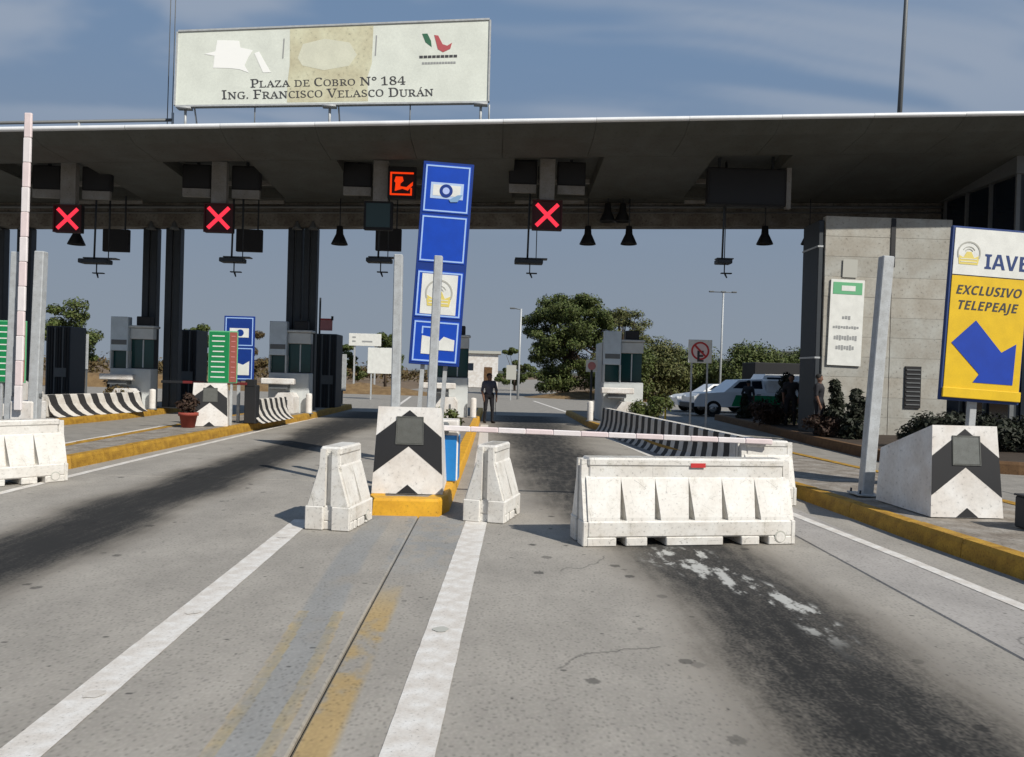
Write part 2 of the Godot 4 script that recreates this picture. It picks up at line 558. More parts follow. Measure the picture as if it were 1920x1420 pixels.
func painted_line(called: String, pts: Array, width: float, y: float) -> MeshInstance3D:
	# strip along points (x, depth) with slightly uneven edges
	var st := ns()
	var n := noise(17, 2.2, 3)
	var prev := []
	for i in pts.size() - 1:
		var a: Vector2 = pts[i]
		var b: Vector2 = pts[i + 1]
		var steps := maxi(1, int(a.distance_to(b) / 0.12))
		for k in steps + 1:
			var p := a.lerp(b, float(k) / steps)
			var e0 := width * 0.5 + n.get_noise_2d(p.y * 3.0, 0.0) * 0.004
			var e1 := width * 0.5 + n.get_noise_2d(p.y * 3.0, 40.0) * 0.004
			var cur := [Vector3(p.x - e0, y, -p.y), Vector3(p.x + e1, y, -p.y)]
			if prev.size(): quad(st, prev[0], prev[1], cur[1], cur[0], Vector3.UP)
			prev = cur
	var o := struct(called, st, M.paint_white)
	return o

# ---------------------------------------------------------------- islands
func island(called: String, ring: Array, h: float, kerb: Material, infill: Material, bevel := 0.05) -> Node3D:
	# ring of (x, depth) running round the island; kerb stones of about a metre and a concrete infill
	var root := Node3D.new()
	root.name = numbered(called)
	root.set_meta("kind", "structure")
	add_child(root)
	var kw := 0.2
	var poly := PackedVector2Array()
	for p in ring: poly.append(p)
	if Geometry2D.is_polygon_clockwise(poly): poly.reverse()
	var inner: PackedVector2Array = Geometry2D.offset_polygon(poly, -kw, Geometry2D.JOIN_MITER)[0]
	var st := ns()
	var ids := Geometry2D.triangulate_polygon(inner)
	for i in range(0, ids.size(), 3):
		var q := []
		for k in 3: q.append(Vector3(inner[ids[i + k]].x, h - 0.012, -inner[ids[i + k]].y))
		tri(st, q[0], q[1], q[2], Vector3.UP)
	obj("infill", st, infill, root)
	var r := RandomNumberGenerator.new()
	r.seed = hash(called)
	for i in poly.size():
		var a := poly[i]
		var b := poly[(i + 1) % poly.size()]
		var pa := poly[(i - 1 + poly.size()) % poly.size()]
		var nb := poly[(i + 2) % poly.size()]
		var da := miter(pa, a, b) * kw
		var db := miter(a, b, nb) * kw
		var L := a.distance_to(b)
		var n := maxi(1, int(round(L / 1.05)))
		for k in n:
			var t0 := float(k) / n + (0.004 / L if k > 0 else 0.0)
			var t1 := float(k + 1) / n - (0.004 / L if k < n - 1 else 0.0)
			var hh := h + r.randf_range(-0.006, 0.006)
			var sk := r.randf_range(-0.008, 0.008)
			var o0 := a.lerp(b, t0)
			var o1 := a.lerp(b, t1)
			var i0 := o0 + da.lerp(db, t0)
			var i1 := o1 + da.lerp(db, t1)
			var s2 := ns()
			var lean0 := (i0 - o0) * 0.16
			var lean1 := (i1 - o1) * 0.16
			var bt := bevel
			var rows := [[0.0, -0.05], [0.6, hh - bt], [1.0 + bt * 5.0, hh]]
			var c0 := [] ; var c1 := []
			for w in rows:
				c0.append(v3(o0 + lean0 * (w[0] + sk), w[1]))
				c1.append(v3(o1 + lean1 * (w[0] + sk), w[1]))
			c0.append(v3(i0, hh)); c1.append(v3(i1, hh))
			c0.append(v3(i0, -0.05)); c1.append(v3(i1, -0.05))
			var cen := Vector3.ZERO
			for w in c0: cen += w / (2.0 * c0.size())
			for w in c1: cen += w / (2.0 * c1.size())
			for m in c0.size() - 1:
				var mid: Vector3 = (c0[m] + c1[m] + c0[m + 1] + c1[m + 1]) / 4.0
				quad(s2, c0[m], c1[m], c1[m + 1], c0[m + 1], mid - cen)
			for w in [c0, c1]:
				for m in range(1, w.size() - 1): tri(s2, w[0], w[m], w[m + 1], w[0] - cen)
			obj("kerb_stone", s2, kerb, root)
	return root

func v3(p: Vector2, y: float) -> Vector3:
	return Vector3(p.x, y, -p.y)

func miter(a: Vector2, b: Vector2, c: Vector2) -> Vector2:
	# inward for a counter-clockwise ring
	var d0 := (b - a).normalized()
	var d1 := (c - b).normalized()
	var n0 := Vector2(-d0.y, d0.x)
	var n1 := Vector2(-d1.y, d1.x)
	var m := (n0 + n1).normalized()
	return m / maxf(0.4, m.dot(n0))

# ---------------------------------------------------------------- leaves
func leaf_cloud(called: String, clumps: Array, per: int, size: float, m: Material, parent: Node, sd: int, flat := 0.7) -> MeshInstance3D:
	# clumps: [centre, radius]; many leaf-sized faces spread through each clump's shell
	var r := RandomNumberGenerator.new()
	r.seed = sd
	var v := PackedVector3Array()
	var nn := PackedVector3Array()
	var cc := PackedColorArray()
	for c in clumps:
		var cen: Vector3 = c[0]
		var rad: float = c[1]
		for i in per:
			var d := Vector3(r.randfn(), r.randfn() * flat, r.randfn()).normalized()
			var p := cen + d * rad * pow(r.randf(), 0.42) * Vector3(1, flat, 1)
			var n := (d + Vector3(r.randf_range(-1, 1), r.randf_range(-0.3, 1.2), r.randf_range(-1, 1))).normalized()
			var u := n.cross(Vector3(r.randf_range(-1, 1), r.randf_range(-1, 1), r.randf_range(-1, 1))).normalized()
			var w := n.cross(u)
			var s := size * r.randf_range(0.6, 1.35)
			var q := [p - u * s, p + w * s * 0.42 + n * s * 0.12, p + u * s, p - w * s * 0.42 + n * s * 0.12]
			var tone := r.randf_range(0.6, 1.35)
			var col := Color(tone * r.randf_range(0.85, 1.2), tone, tone * r.randf_range(0.7, 1.1))
			for k in [0, 1, 2, 0, 2, 3]:
				v.append(q[k]); nn.append(n); cc.append(col)
	var arr := []
	arr.resize(Mesh.ARRAY_MAX)
	arr[Mesh.ARRAY_VERTEX] = v
	arr[Mesh.ARRAY_NORMAL] = nn
	arr[Mesh.ARRAY_COLOR] = cc
	var am := ArrayMesh.new()
	am.add_surface_from_arrays(Mesh.PRIMITIVE_TRIANGLES, arr)
	var o := MeshInstance3D.new()
	o.mesh = am
	o.material_override = m
	o.name = numbered(called) if parent == self else called
	parent.add_child(o, true)
	return o

func tree(called: String, label: String, at: Vector3, h: float, spread: float, m: Material, sd: int, dens := 26, leaf := 0.16, low := 0.3, gap := 0.0) -> Node3D:
	var t := thing(called, label, "tree", at, 0.0, "trees beyond the toll plaza")
	var r := RandomNumberGenerator.new()
	r.seed = sd
	var st := ns(false)
	var top := Vector3(r.randf_range(-0.2, 0.2), h * 0.62, 0)
	tube(st, Vector3(0, -0.1, 0), top * 0.55, h * 0.03, h * 0.021, 8)
	tube(st, top * 0.55, top, h * 0.021, h * 0.008, 8)
	var clumps := []
	for i in dens:
		var a := r.randf() * TAU
		var y := lerpf(low, 0.97, pow(r.randf(), 0.8))
		var wide := spread * (1.0 - pow(absf(y - 0.5) / 0.62, 2.2)) * sqrt(r.randf())
		var c := Vector3(cos(a) * wide, y * h, sin(a) * wide)
		clumps.append([c, h * r.randf_range(0.07, 0.14) * (1.0 - gap * 0.4)])
		if i % 2 == 0: tube(st, top * r.randf_range(0.4, 0.95), c, h * 0.010, h * 0.003, 5, false)
	obj("trunk", st, M.bark, t)
	leaf_cloud("crown", clumps, int(460 * (1.0 - gap)), leaf * 0.68, m, t, sd)
	return t

func bush(called: String, label: String, category: String, at: Vector3, rad: Vector3, m: Material, sd: int, n := 10, per := 130, leaf := 0.07, group := "") -> Node3D:
	var t := thing(called, label, category, at, 0.0, group)
	var r := RandomNumberGenerator.new()
	r.seed = sd
	var clumps := []
	var st := ns(false)
	for i in n:
		var a := r.randf() * TAU
		var y := r.randf_range(0.2, 0.88)
		var w := sqrt(r.randf()) * sin(clampf(0.35 + y * 2.4, 0, PI)) * 0.8
		var c := Vector3(cos(a) * rad.x * w, y * rad.y, sin(a) * rad.z * w)
		clumps.append([c, minf(rad.x, rad.y) * r.randf_range(0.28, 0.45)])
		tube(st, Vector3(c.x * 0.15, 0, c.z * 0.15), c, 0.02, 0.008, 5, false)
	obj("stem", st, M.bark, t)
	leaf_cloud("foliage", clumps, per, leaf, m, t, sd, 0.85)
	return t

# ---------------------------------------------------------------- barriers, blocks, booths
func barrier_parts(t: Node3D, L: float, n := 6) -> void:
	# water-filled barrier: local x is the length, base at y 0
	var st := ns()
	var H := 0.87
	var top := 0.105
	var h := L * 0.5
	# upper wall
	box(st, Vector3(0, (0.16 + H) * 0.5, 0), Vector3(L - 0.06, H - 0.16, top * 2.0), 0.025)
	box(st, Vector3(0, H - 0.045, 0), Vector3(L - 0.05, 0.09, top * 2.0 + 0.03), 0.02)
	# foot: a band above, pieces with fork slots below
	box(st, Vector3(0, 0.17, 0), Vector3(L, 0.17, 0.50), 0.018)
	var cuts := [-0.34, -0.17, 0.20, 0.36]
	var wid := [0.05, 0.10, 0.10, 0.05]
	var x := -h
	for i in 5:
		var e: float = (cuts[i] * L - wid[i] * 0.5 * L * 0.9) if i < 4 else h
		box(st, Vector3((x + e) * 0.5, 0.045, 0), Vector3(e - x, 0.09, 0.498), 0.01)
		if i < 4: x = cuts[i] * L + wid[i] * 0.5 * L * 0.9
	# sloping cheeks, the gaps between them widening downwards
	var slot := 0.07
	var wc := (L - 0.02) / n
	var rows := [[0.235, 0.252], [0.23, 0.285], [0.122, 0.66], [top - 0.01, 0.685]]
	for sd in [-1, 1]:
		for i in n:
			var x0 := -h + 0.01 + i * wc
			var prev := []
			for k in rows.size():
				var y: float = rows[k][1]
				var gap := slot * 0.5 * clampf((0.66 - y) / 0.40, 0.03, 1.0)
				var g0 := gap if i > 0 else 0.0
				var g1 := gap if i < n - 1 else 0.0
				var zz: float = sd * rows[k][0]
				var zi: float = sd * (top - 0.012)
				var cur := [Vector3(x0 + g0, y, zi), Vector3(x0 + g0, y, zz), Vector3(x0 + wc - g1, y, zz), Vector3(x0 + wc - g1, y, zi)]
				if k == 0: quad(st, cur[0], cur[1], cur[2], cur[3], Vector3.DOWN)
				else:
					quad(st, prev[1], prev[2], cur[2], cur[1], Vector3(0, 0.2, sd))
					quad(st, prev[0], prev[1], cur[1], cur[0], Vector3.LEFT)
					quad(st, prev[3], prev[2], cur[2], cur[3], Vector3.RIGHT)
				prev = cur
	obj("body", st, M.white_plastic, t)
	# end tongues either side of the coupling groove
	for e in [-1, 1]:
		var s2 := ns()
		for sd in [-1, 1]:
			var p := PackedVector2Array([Vector2(sd * 0.035, 0.252), Vector2(sd * 0.22, 0.252), Vector2(sd * 0.10, 0.66), Vector2(sd * 0.09, 0.85), Vector2(sd * 0.035, 0.85)])
			var tr := Transform3D(Basis(Vector3(0, 0, 1), Vector3(0, 1, 0), Vector3(-1, 0, 0)), Vector3.ZERO)
			prism(s2, p, -e * (h - 0.035), -e * (h + 0.035), tr)
			box(s2, Vector3(e * (h + 0.02), 0.125, sd * 0.145), Vector3(0.05, 0.25, 0.2), 0.01)
		obj("coupling_end", s2, M.white_plastic, t)
	part_poly("drain_plug", disc(Vector2(h - 0.13, 0.085), 0.062), 0.245, 0.254, M.emblem_grey, t)
	part_poly("drain_cap", disc(Vector2(h - 0.13, 0.08), 0.05), 0.245, 0.258, M.white_plastic, t)

func block_parts(t: Node3D, plate: Material, shrink := 1.0) -> void:
	# wedge-shaped crash block: front face to +z, its top falling to the rear
	var w0 := 0.43; var w1 := 0.385
	var H := 1.05; var HR := 0.68
	var lean := 0.10; var L := 1.25
	var st := ns()
	var fb := [Vector3(-w0, 0, 0), Vector3(w0, 0, 0)]
	var ft := [Vector3(-w1, H, -lean), Vector3(w1, H, -lean)]
	var bb := [Vector3(-w0, 0, -L), Vector3(w0, 0, -L)]
	var bt := [Vector3(-w1, HR, -L), Vector3(w1, HR, -L)]
	hexa(st, [fb[0], fb[1], bb[1], bb[0], ft[0], ft[1], bt[1], bt[0]])
	obj("body", st, M.white, t)
	# front face coordinates: u 0..1 across, v 0..1 up, d metres proud
	var P := func(u: float, v: float, d: float) -> Vector3:
		var l: Vector3 = fb[0].lerp(ft[0], v)
		var r: Vector3 = fb[1].lerp(ft[1], v)
		return l.lerp(r, u) + Vector3(0, 0.095, 1).normalized() * d
	var sheet := func(called: String, poly: PackedVector2Array, d: float, m: Material) -> void:
		var s := ns()
		var ids := Geometry2D.triangulate_polygon(poly)
		for i in range(0, ids.size(), 3):
			tri(s, P.call(poly[ids[i]].x, poly[ids[i]].y, d), P.call(poly[ids[i + 1]].x, poly[ids[i + 1]].y, d), P.call(poly[ids[i + 2]].x, poly[ids[i + 2]].y, d), Vector3(0, 0, 1))
		for i in poly.size():
			var a := poly[i]
			var b := poly[(i + 1) % poly.size()]
			var mid := (a + b) * 0.5 - Vector2(0.5, 0.5)
			quad(s, P.call(a.x, a.y, 0.0), P.call(b.x, b.y, 0.0), P.call(b.x, b.y, d), P.call(a.x, a.y, d), Vector3(mid.x, mid.y, 0))
		obj(called, s, m, t)
	sheet.call("chevron", PackedVector2Array([Vector2(0.003, 0.665), Vector2(0.5, 0.965), Vector2(0.997, 0.655), Vector2(0.997, 0.225), Vector2(0.5, 0.545), Vector2(0.003, 0.235)]), 0.004, M.black)
	sheet.call("chevron_tip", PackedVector2Array([Vector2(0.35, 0.004), Vector2(0.65, 0.004), Vector2(0.5, 0.105)]), 0.004, M.black)
	# lamp recess in the chevron: frame, plate
	var f := ns()
	for q in [[0.30, 0.315, 0.565, 0.89], [0.705, 0.72, 0.565, 0.89], [0.315, 0.705, 0.565, 0.577], [0.315, 0.705, 0.878, 0.89]]:
		var c := []
		for d in [0.0, 0.014]:
			for e in [[q[0], q[2]], [q[1], q[2]], [q[1], q[3]], [q[0], q[3]]]: c.append(P.call(e[0], e[1], d))
		hexa(f, c)
	obj("lamp_frame", f, M.grey_plate, t)
	sheet.call("lamp_plate", PackedVector2Array([Vector2(0.318, 0.58), Vector2(0.702, 0.58), Vector2(0.702, 0.875), Vector2(0.318, 0.875)]), 0.009, plate)

func stripe_wall(called: String, label: String, a: Vector2, b: Vector2, h: float, y0: float, slope: float, pitch: float, side: float, group: String) -> Node3D:
	# low wall between two (x, depth) points, painted in slanting stripes that run down on to a flared foot
	var t := thing(called, label, "wall", v3(a, y0), 0.0, group)
	var d3 := v3(b, 0) - v3(a, 0)
	var L := d3.length()
	var u := d3 / L
	var n := Vector3(-u.z, 0, u.x) * side
	var prof := []
	for q in [[0.10, h], [0.12, h * 0.96], [0.145, h * 0.55], [0.20, h * 0.28], [0.28, h * 0.10], [0.36, 0.0]]: prof.append(q)
	var core := ns()
	box(core, Vector3(L * 0.5, h * 0.5, 0), Vector3(L - 0.01, h - 0.012, 0.2), 0.01, Transform3D(Basis(u, Vector3.UP, u.cross(Vector3.UP)), Vector3.ZERO))
	obj("core", core, M.stripe_white, t)
	var at := func(s: float, k: int) -> Vector3:
		return u * clampf(s, 0.0, L) + n * prof[k][0] + Vector3(0, prof[k][1], 0)
	var arc := 0.0
	var arcs := [0.0]
	for k in prof.size() - 1:
		arc += Vector2(prof[k][0], prof[k][1]).distance_to(Vector2(prof[k + 1][0], prof[k + 1][1]))
		arcs.append(arc)
	var cnt := int(ceil((L + absf(slope) * arc) / (pitch * 0.5))) + 2
	for i in range(-cnt, cnt):
		var s0 := i * pitch * 0.5
		var s1 := s0 + pitch * 0.5
		var lo := INF; var hi := -INF
		for k in prof.size():
			var sh: float = slope * pow(arcs[k] / arc, 1.6) * arc
			lo = minf(lo, s0 + sh); hi = maxf(hi, s1 + sh)
		if hi <= 0.02 or lo >= L - 0.02: continue
		var st := ns()
		var any := false
		for k in prof.size() - 1:
			var g0: float = slope * pow(arcs[k] / arc, 1.6) * arc
			var g1: float = slope * pow(arcs[k + 1] / arc, 1.6) * arc
			if (s1 + g0 < 0.0 and s1 + g1 < 0.0) or (s0 + g0 > L and s0 + g1 > L): continue
			any = true
			quad(st, at.call(s0 + g0, k), at.call(s1 + g0, k), at.call(s1 + g1, k + 1), at.call(s0 + g1, k + 1), n + Vector3(0, 0.3, 0))
		if any: obj("stripe", st, M.stripe_black if posmod(i, 2) == 0 else M.stripe_white, t)
	return t

func booth(label: String, at: Vector3) -> Node3D:
	var t := thing("toll_booth", label, "toll booth", at, 0.0, "toll booths on the islands")
	part_box("base_wall", Vector3(0, 0.75, -0.28), Vector3(1.34, 1.5, 0.56), M.booth_wall, t, 0.02)
	part_box("body", Vector3(0, 2.15, -0.42), Vector3(1.30, 1.3, 0.3), M.dark_steel, t)
	part_box("rear_room", Vector3(-0.51, 1.42, -1.4), Vector3(0.32, 2.84, 1.66), M.booth_wall, t, 0.02)
	# tall clad corner with its window
	var c := part_box("corner_panel", Vector3(-0.385, 2.64, -0.13), Vector3(0.57, 1.12, 0.3), M.booth_panel, t, 0.015)
	part_box("panel_band", Vector3(-0.385, 2.36, 0.024), Vector3(0.50, 0.16, 0.008), M.mid_steel, c)
	for x in [-0.655, -0.115]: part_box("post", Vector3(x, 1.79, -0.13), Vector3(0.05, 0.58, 0.3), M.booth_wall, t, 0.008)
	part_box("window", Vector3(-0.385, 1.79, -0.16), Vector3(0.49, 0.56, 0.03), M.green_glass, t)
	part_box("mullion", Vector3(0.30, 2.0, -0.255), Vector3(0.04, 0.92, 0.04), M.booth_wall, t)
	part_box("window", Vector3(0.10, 2.0, -0.262), Vector3(0.36, 0.94, 0.02), M.green_glass, t)
	part_box("window", Vector3(0.48, 2.0, -0.262), Vector3(0.32, 0.94, 0.02), M.green_glass, t)
	part_box("header", Vector3(0.29, 2.66, -0.25), Vector3(0.76, 0.36, 0.28), M.booth_wall, t, 0.015)
	part_box("roof", Vector3(0.02, 2.89, -0.32), Vector3(1.38, 0.08, 0.56), M.booth_wall, t, 0.02)
	part_box("camera_box", Vector3(0.30, 3.09, -0.35), Vector3(0.46, 0.30, 0.3), M.black, t, 0.02)
	part_box("counter", Vector3(-0.25, 1.22, 0.36), Vector3(1.08, 0.20, 0.26), M.white, t, 0.03)
	part_box("counter_bracket", Vector3(-0.25, 1.05, 0.2), Vector3(0.6, 0.14, 0.36), M.mid_steel, t)
	var n := ns()
	prism(n, PackedVector2Array([Vector2(-0.32, 0.2), Vector2(0.36, 0.2), Vector2(0.36, 0.72), Vector2(0.26, 0.86), Vector2(-0.14, 0.86), Vector2(-0.32, 0.62)]), 0.02, 0.75)
	obj("plinth", n, M.white, t)
	part_box("plinth_slot", Vector3(0.14, 0.56, 0.755), Vector3(0.06, 0.16, 0.02), M.mid_steel, t)
	return t

func signal_cross(label: String, at: Vector3, s: float) -> Node3D:
	var t := thing("lane_signal", label, "traffic signal", at, 0.0, "red cross lane signals under the canopy")
	part_box("housing", Vector3(0, 0, -0.09), Vector3(s, s, 0.18), M.black_matte, t, 0.015)
	var f := ns()
	var h := s * 0.5
	for q in [[-h, -h, h, -h + 0.04], [-h, h - 0.04, h, h], [-h, -h + 0.04, -h + 0.04, h - 0.04], [h - 0.04, -h + 0.04, h, h - 0.04]]: prism(f, rect(q[0], q[1], q[2], q[3]), 0.0, 0.05)
	obj("rim", f, M.led_dim, t)
	part_box("screen", Vector3(0, 0, 0.001), Vector3(s - 0.09, s - 0.09, 0.006), M.led_dim, t)
	var x := ns()
	for a in [PI / 4, -PI / 4]:
		box(x, Vector3.ZERO, Vector3(s * 1.02, s * 0.13, 0.012), 0.0, Transform3D(Basis(Vector3(0, 0, 1), a), Vector3(0, 0, 0.008 + 0.004 * signf(a))))
	obj("light_cross", x, M.led_red, t)
	part_box("hanger", Vector3(-0.02, h + 0.62, -0.12), Vector3(0.44, 1.22, 0.22), M.hanger, t, 0.01)
	return t

# ---------------------------------------------------------------- view and light
func setup_view() -> void:
	var cam := Camera3D.new()
	cam.name = "camera"
	cam.fov = 50.66
	cam.near = 0.05
	cam.far = 6000.0
	add_child(cam)
	cam.position = Vector3(0, 1.7, 0)
	cam.rotation_degrees = Vector3(-0.38, -1.15, 1.62)
	cam.current = true
	var sun := DirectionalLight3D.new()
	sun.name = "sun"
	sun.light_color = Color(1.0, 0.975, 0.93)
	sun.light_energy = 1.55
	sun.light_angular_distance = 0.5
	sun.shadow_enabled = true
	add_child(sun)
	sun.look_at_from_position(Vector3.ZERO, Vector3(-0.55, -0.70, -0.595), Vector3.UP)
	var env := Environment.new()
	env.background_mode = Environment.BG_SKY
	var sky := Sky.new()
	var pm := PanoramaSkyMaterial.new()
	pm.panorama = sky_panorama()
	sky.sky_material = pm
	env.sky = sky
	env.tonemap_mode = Environment.TONE_MAPPER_LINEAR
	env.tonemap_exposure = 1.0
	env.ambient_light_source = Environment.AMBIENT_SOURCE_SKY
	env.sdfgi_enabled = true
	env.ssao_enabled = true
	env.ssil_enabled = true
	var we := WorldEnvironment.new()
	we.name = "environment"
	we.environment = env
	add_child(we)

func sky_panorama() -> ImageTexture:
	var W := 1536
	var H := 768
	var n1 := noise(101, 0.9, 5)
	var n2 := noise(102, 0.35, 3)
	var im := Image.create(W, H, false, Image.FORMAT_RGBF)
	var zen := Vector3(0.07, 0.15, 0.30)
	var mid := Vector3(0.165, 0.255, 0.40)
	var hor := Vector3(0.25, 0.295, 0.355)
	var cl := Vector3(0.33, 0.385, 0.475)
	for j in H:
		var th := PI * (j + 0.5) / H
		var y := cos(th)
		if y < -0.02:
			im.fill_rect(Rect2i(0, j, W, H - j), Color(0.22, 0.21, 0.19))
			break
		var yy := maxf(y, 0.0)
		var b := hor.lerp(mid, smoothstep(0.0, 0.42, yy)).lerp(zen, smoothstep(0.35, 1.0, yy))
		for i in W:
			var ph := TAU * ((i + 0.5) / W - 0.5)
			var d := Vector3(sin(ph) * sin(th), y, -cos(ph) * sin(th))
			var k := 1.0 / (yy + 0.22)
			var q := Vector2(d.x, d.z) * k
			q = q.rotated(0.16)
			var big := n2.get_noise_2d(q.x * 1.1 + 3.0, q.y * 1.8)
			var str := n1.get_noise_2d(q.x * 0.75 + big * 1.2, q.y * 4.6 + big * 0.8)
			var c := smoothstep(-0.08, 0.55, str + big * 0.9) * 0.75 * smoothstep(0.14, 0.34, yy)
			var v := b.lerp(cl, c)
			im.set_pixel(i, j, Color(v.x, v.y, v.z))
	return ImageTexture.create_from_image(im)

# ---------------------------------------------------------------- ground
func build_ground() -> void:
	var g := ns()
	flat_sheet(g, -2500, 2500, -200, 4500, -0.16)
	struct("terrain", g, M.soil)
	var rb := ns()
	flat_sheet(rb, -7.3, 5.3, -3.2, 32.3, -0.075)
	struct("road_base", rb, M.joint)
	var rm := StandardMaterial3D.new()
	rm.albedo_texture = road_texture()
	rm.roughness = 0.92
	var road := Node3D.new()
	road.name = "road"
	road.set_meta("kind", "structure")
	add_child(road)
	for q in [[-7.0, -0.867, [-3.0, 2.1, 12.1, 22.1, 32.0]], [-0.853, 3.344, [-3.0, 1.2, 11.2, 21.2, 32.0]], [3.354, 5.0, [-3.0, 1.2, 11.2, 21.2, 32.0]]]:
		for i in q[2].size() - 1:
			var st := ns()
			slab(st, q[0], q[1], q[2][i] + 0.007, q[2][i + 1] - 0.007)
			obj("road_slab", st, rm, road)
	var pl := Node3D.new()
	pl.name = "pavement"
	pl.set_meta("kind", "structure")
	add_child(pl)
	for x in [[-40.0, -12.3], [-12.28, -7.012], [5.012, 8.3], [8.32, 40.0]]:
		for z in [[-3.0, 6.0], [6.02, 16.0], [16.02, 26.0], [26.02, 31.99]]:
			var st := ns()
			box(st, Vector3((x[0] + x[1]) * 0.5, -0.06, -(z[0] + z[1]) * 0.5), Vector3(x[1] - x[0], 0.12, z[1] - z[0]), 0.01)
			obj("pavement_slab", st, M.concrete, pl)
	for x in [[-40.0, -10.0], [-9.98, 0.0], [0.02, 12.0], [12.02, 40.0]]:
		for z in [[32.01, 42.0], [42.02, 54.0]]:
			var st := ns()
			box(st, Vector3((x[0] + x[1]) * 0.5, -0.06, -(z[0] + z[1]) * 0.5), Vector3(x[1] - x[0], 0.12, z[1] - z[0]), 0.01)
			obj("pavement_slab", st, M.concrete, pl)
	var hw := ns()
	var last := []
	for i in 40:
		var z := 54.0 + i * 12.0
		var cx := -1.0 + 0.0005 * pow(z - 54.0, 2.0)
		var cur := [Vector3(cx - 9.0 + minf(z - 54.0, 40.0) * 0.09, -0.05, -z), Vector3(cx + 9.0 - minf(z - 54.0, 40.0) * 0.09, -0.05, -z)]
		if last.size(): quad(hw, last[0], last[1], cur[1], cur[0], Vector3.UP)
		last = cur
	struct("highway", hw, M.concrete)
	# painted lines
	painted_line("road_marking", [Vector2(-6.22, 8.5), Vector2(-6.22, 14), Vector2(-6.05, 27)], 0.13, 0.004)
	painted_line("road_marking", [Vector2(-1.98, 2.0), Vector2(-2.1, 8.95)], 0.21, 0.004)
	painted_line("road_marking", [Vector2(-0.39, 2.0), Vector2(-0.17, 9.3), Vector2(-0.2, 12.0), Vector2(-0.33, 26.0)], 0.245, 0.004)
	painted_line("road_marking", [Vector2(4.22, 4.5), Vector2(4.04, 7.7), Vector2(3.86, 9.8), Vector2(3.55, 14.0), Vector2(3.0, 24.0)], 0.13, 0.004)
	painted_line("road_marking", [Vector2(-8.7, 14.0), Vector2(-9.0, 22.0)], 0.13, 0.004)
	painted_line("road_marking", [Vector2(3.4, 34.0), Vector2(2.4, 50.0)], 0.16, 0.004)
	painted_line("road_marking", [Vector2(-4.5, 36.0), Vector2(-5.5, 52.0)], 0.16, 0.004)
	# scars left by lane studs on the lines
	for p in [Vector2(-0.315, 5.25), Vector2(-2.03, 5.5), Vector2(-2.0, 4.1), Vector2(-2.08, 8.0)]:
		var st := ns()
		var rr := RandomNumberGenerator.new()
		rr.seed = int(p.x * 1000.0 + p.y * 77.0)
		var ring := []
		for k in 14:
			var a := TAU * k / 14
			ring.append(Vector3(p.x + cos(a) * 0.055 * rr.randf_range(0.8, 1.1), 0.008, -p.y + sin(a) * 0.06 * rr.randf_range(0.7, 1.1)))
		for k in 14: tri(st, Vector3(p.x, 0.008, -p.y), ring[k], ring[(k + 1) % 14], Vector3.UP)
		struct("road_marking_scar", st, M.emblem_grey if p.x > -1.0 else M.stripe_white)
	# low ridge far off
	var hs := ns(false)
	var hn := noise(61, 0.0035, 4)
	for i in 60:
		var x0 := -900.0 + i * 60.0
		var hh := []
		for q in [x0, x0 + 60.0]: hh.append(maxf(1.0, 6.0 + 10.0 * hn.get_noise_1d(q) + 62.0 * exp(-pow((q - 640.0) / 230.0, 2.0))))
		quad(hs, Vector3(x0, -1, -1500), Vector3(x0 + 60, -1, -1500), Vector3(x0 + 60, hh[1], -1700), Vector3(x0, hh[0], -1700), Vector3(0, 1, 1))
		quad(hs, Vector3(x0, -1, -1950), Vector3(x0 + 60, -1, -1950), Vector3(x0 + 60, hh[1], -1700), Vector3(x0, hh[0], -1700), Vector3(0, 1, -1))
	struct("hills", hs, M.hill)

func build_islands() -> void:
	island("traffic_island", [Vector2(-1.40, 9.32), Vector2(-0.62, 9.34), Vector2(-0.52, 9.75), Vector2(-0.5, 16), Vector2(-0.5, 34), Vector2(-2.2, 34), Vector2(-2.2, 24), Vector2(-1.52, 15), Vector2(-1.50, 9.6)], 0.2, M.kerb_gold, M.island, 0.03)
	island("traffic_island", [Vector2(-7.4, 12.45), Vector2(-6.9, 12.4), Vector2(-6.63, 12.7), Vector2(-6.35, 20.8), Vector2(-6.05, 26), Vector2(-6.05, 34), Vector2(-8.0, 34), Vector2(-8.0, 22), Vector2(-7.75, 13.0)], 0.2, M.kerb_yellow, M.island)
	island("traffic_island", [Vector2(-12.6, 19.0), Vector2(-11.9, 19.0), Vector2(-11.4, 20.2), Vector2(-11.05, 24), Vector2(-11.2, 34), Vector2(-13.4, 34), Vector2(-13.4, 24), Vector2(-13.0, 20)], 0.18, M.kerb_yellow, M.island)
	island("traffic_island", [Vector2(4.85, 3.4), Vector2(4.70, 6.9), Vector2(4.56, 8.7), Vector2(4.43, 11.3), Vector2(4.1, 14), Vector2(3.72, 18), Vector2(3.4, 22), Vector2(3.05, 26), Vector2(3.0, 34), Vector2(5.4, 34), Vector2(5.6, 26), Vector2(6.3, 18), Vector2(6.9, 12), Vector2(7.1, 3.4)], 0.19, M.kerb_yellow, M.island)
	island("planting_bed", [Vector2(9.1, 33), Vector2(8.86, 26), Vector2(8.47, 21), Vector2(8.4, 17), Vector2(8.9, 15.9), Vector2(10.2, 15.3), Vector2(14.6, 14.2), Vector2(14.6, 21.9), Vector2(14.6, 33)], 0.24, M.kerb_brown, M.soil_dark)

# ---------------------------------------------------------------- canopy
func y_front(x: float) -> float: return 8.24 + 0.0503 * (x - 0.22)
func y_back(x: float) -> float: return 6.45 + 0.032 * (x + 6.18)
func soffit_at(x: float, t: float, up := 0.0) -> Vector3:
	return Vector3(x, lerpf(y_front(x) - 0.33, y_back(x) + 0.78, t) + up, lerpf(-20.62, -27.0, t))

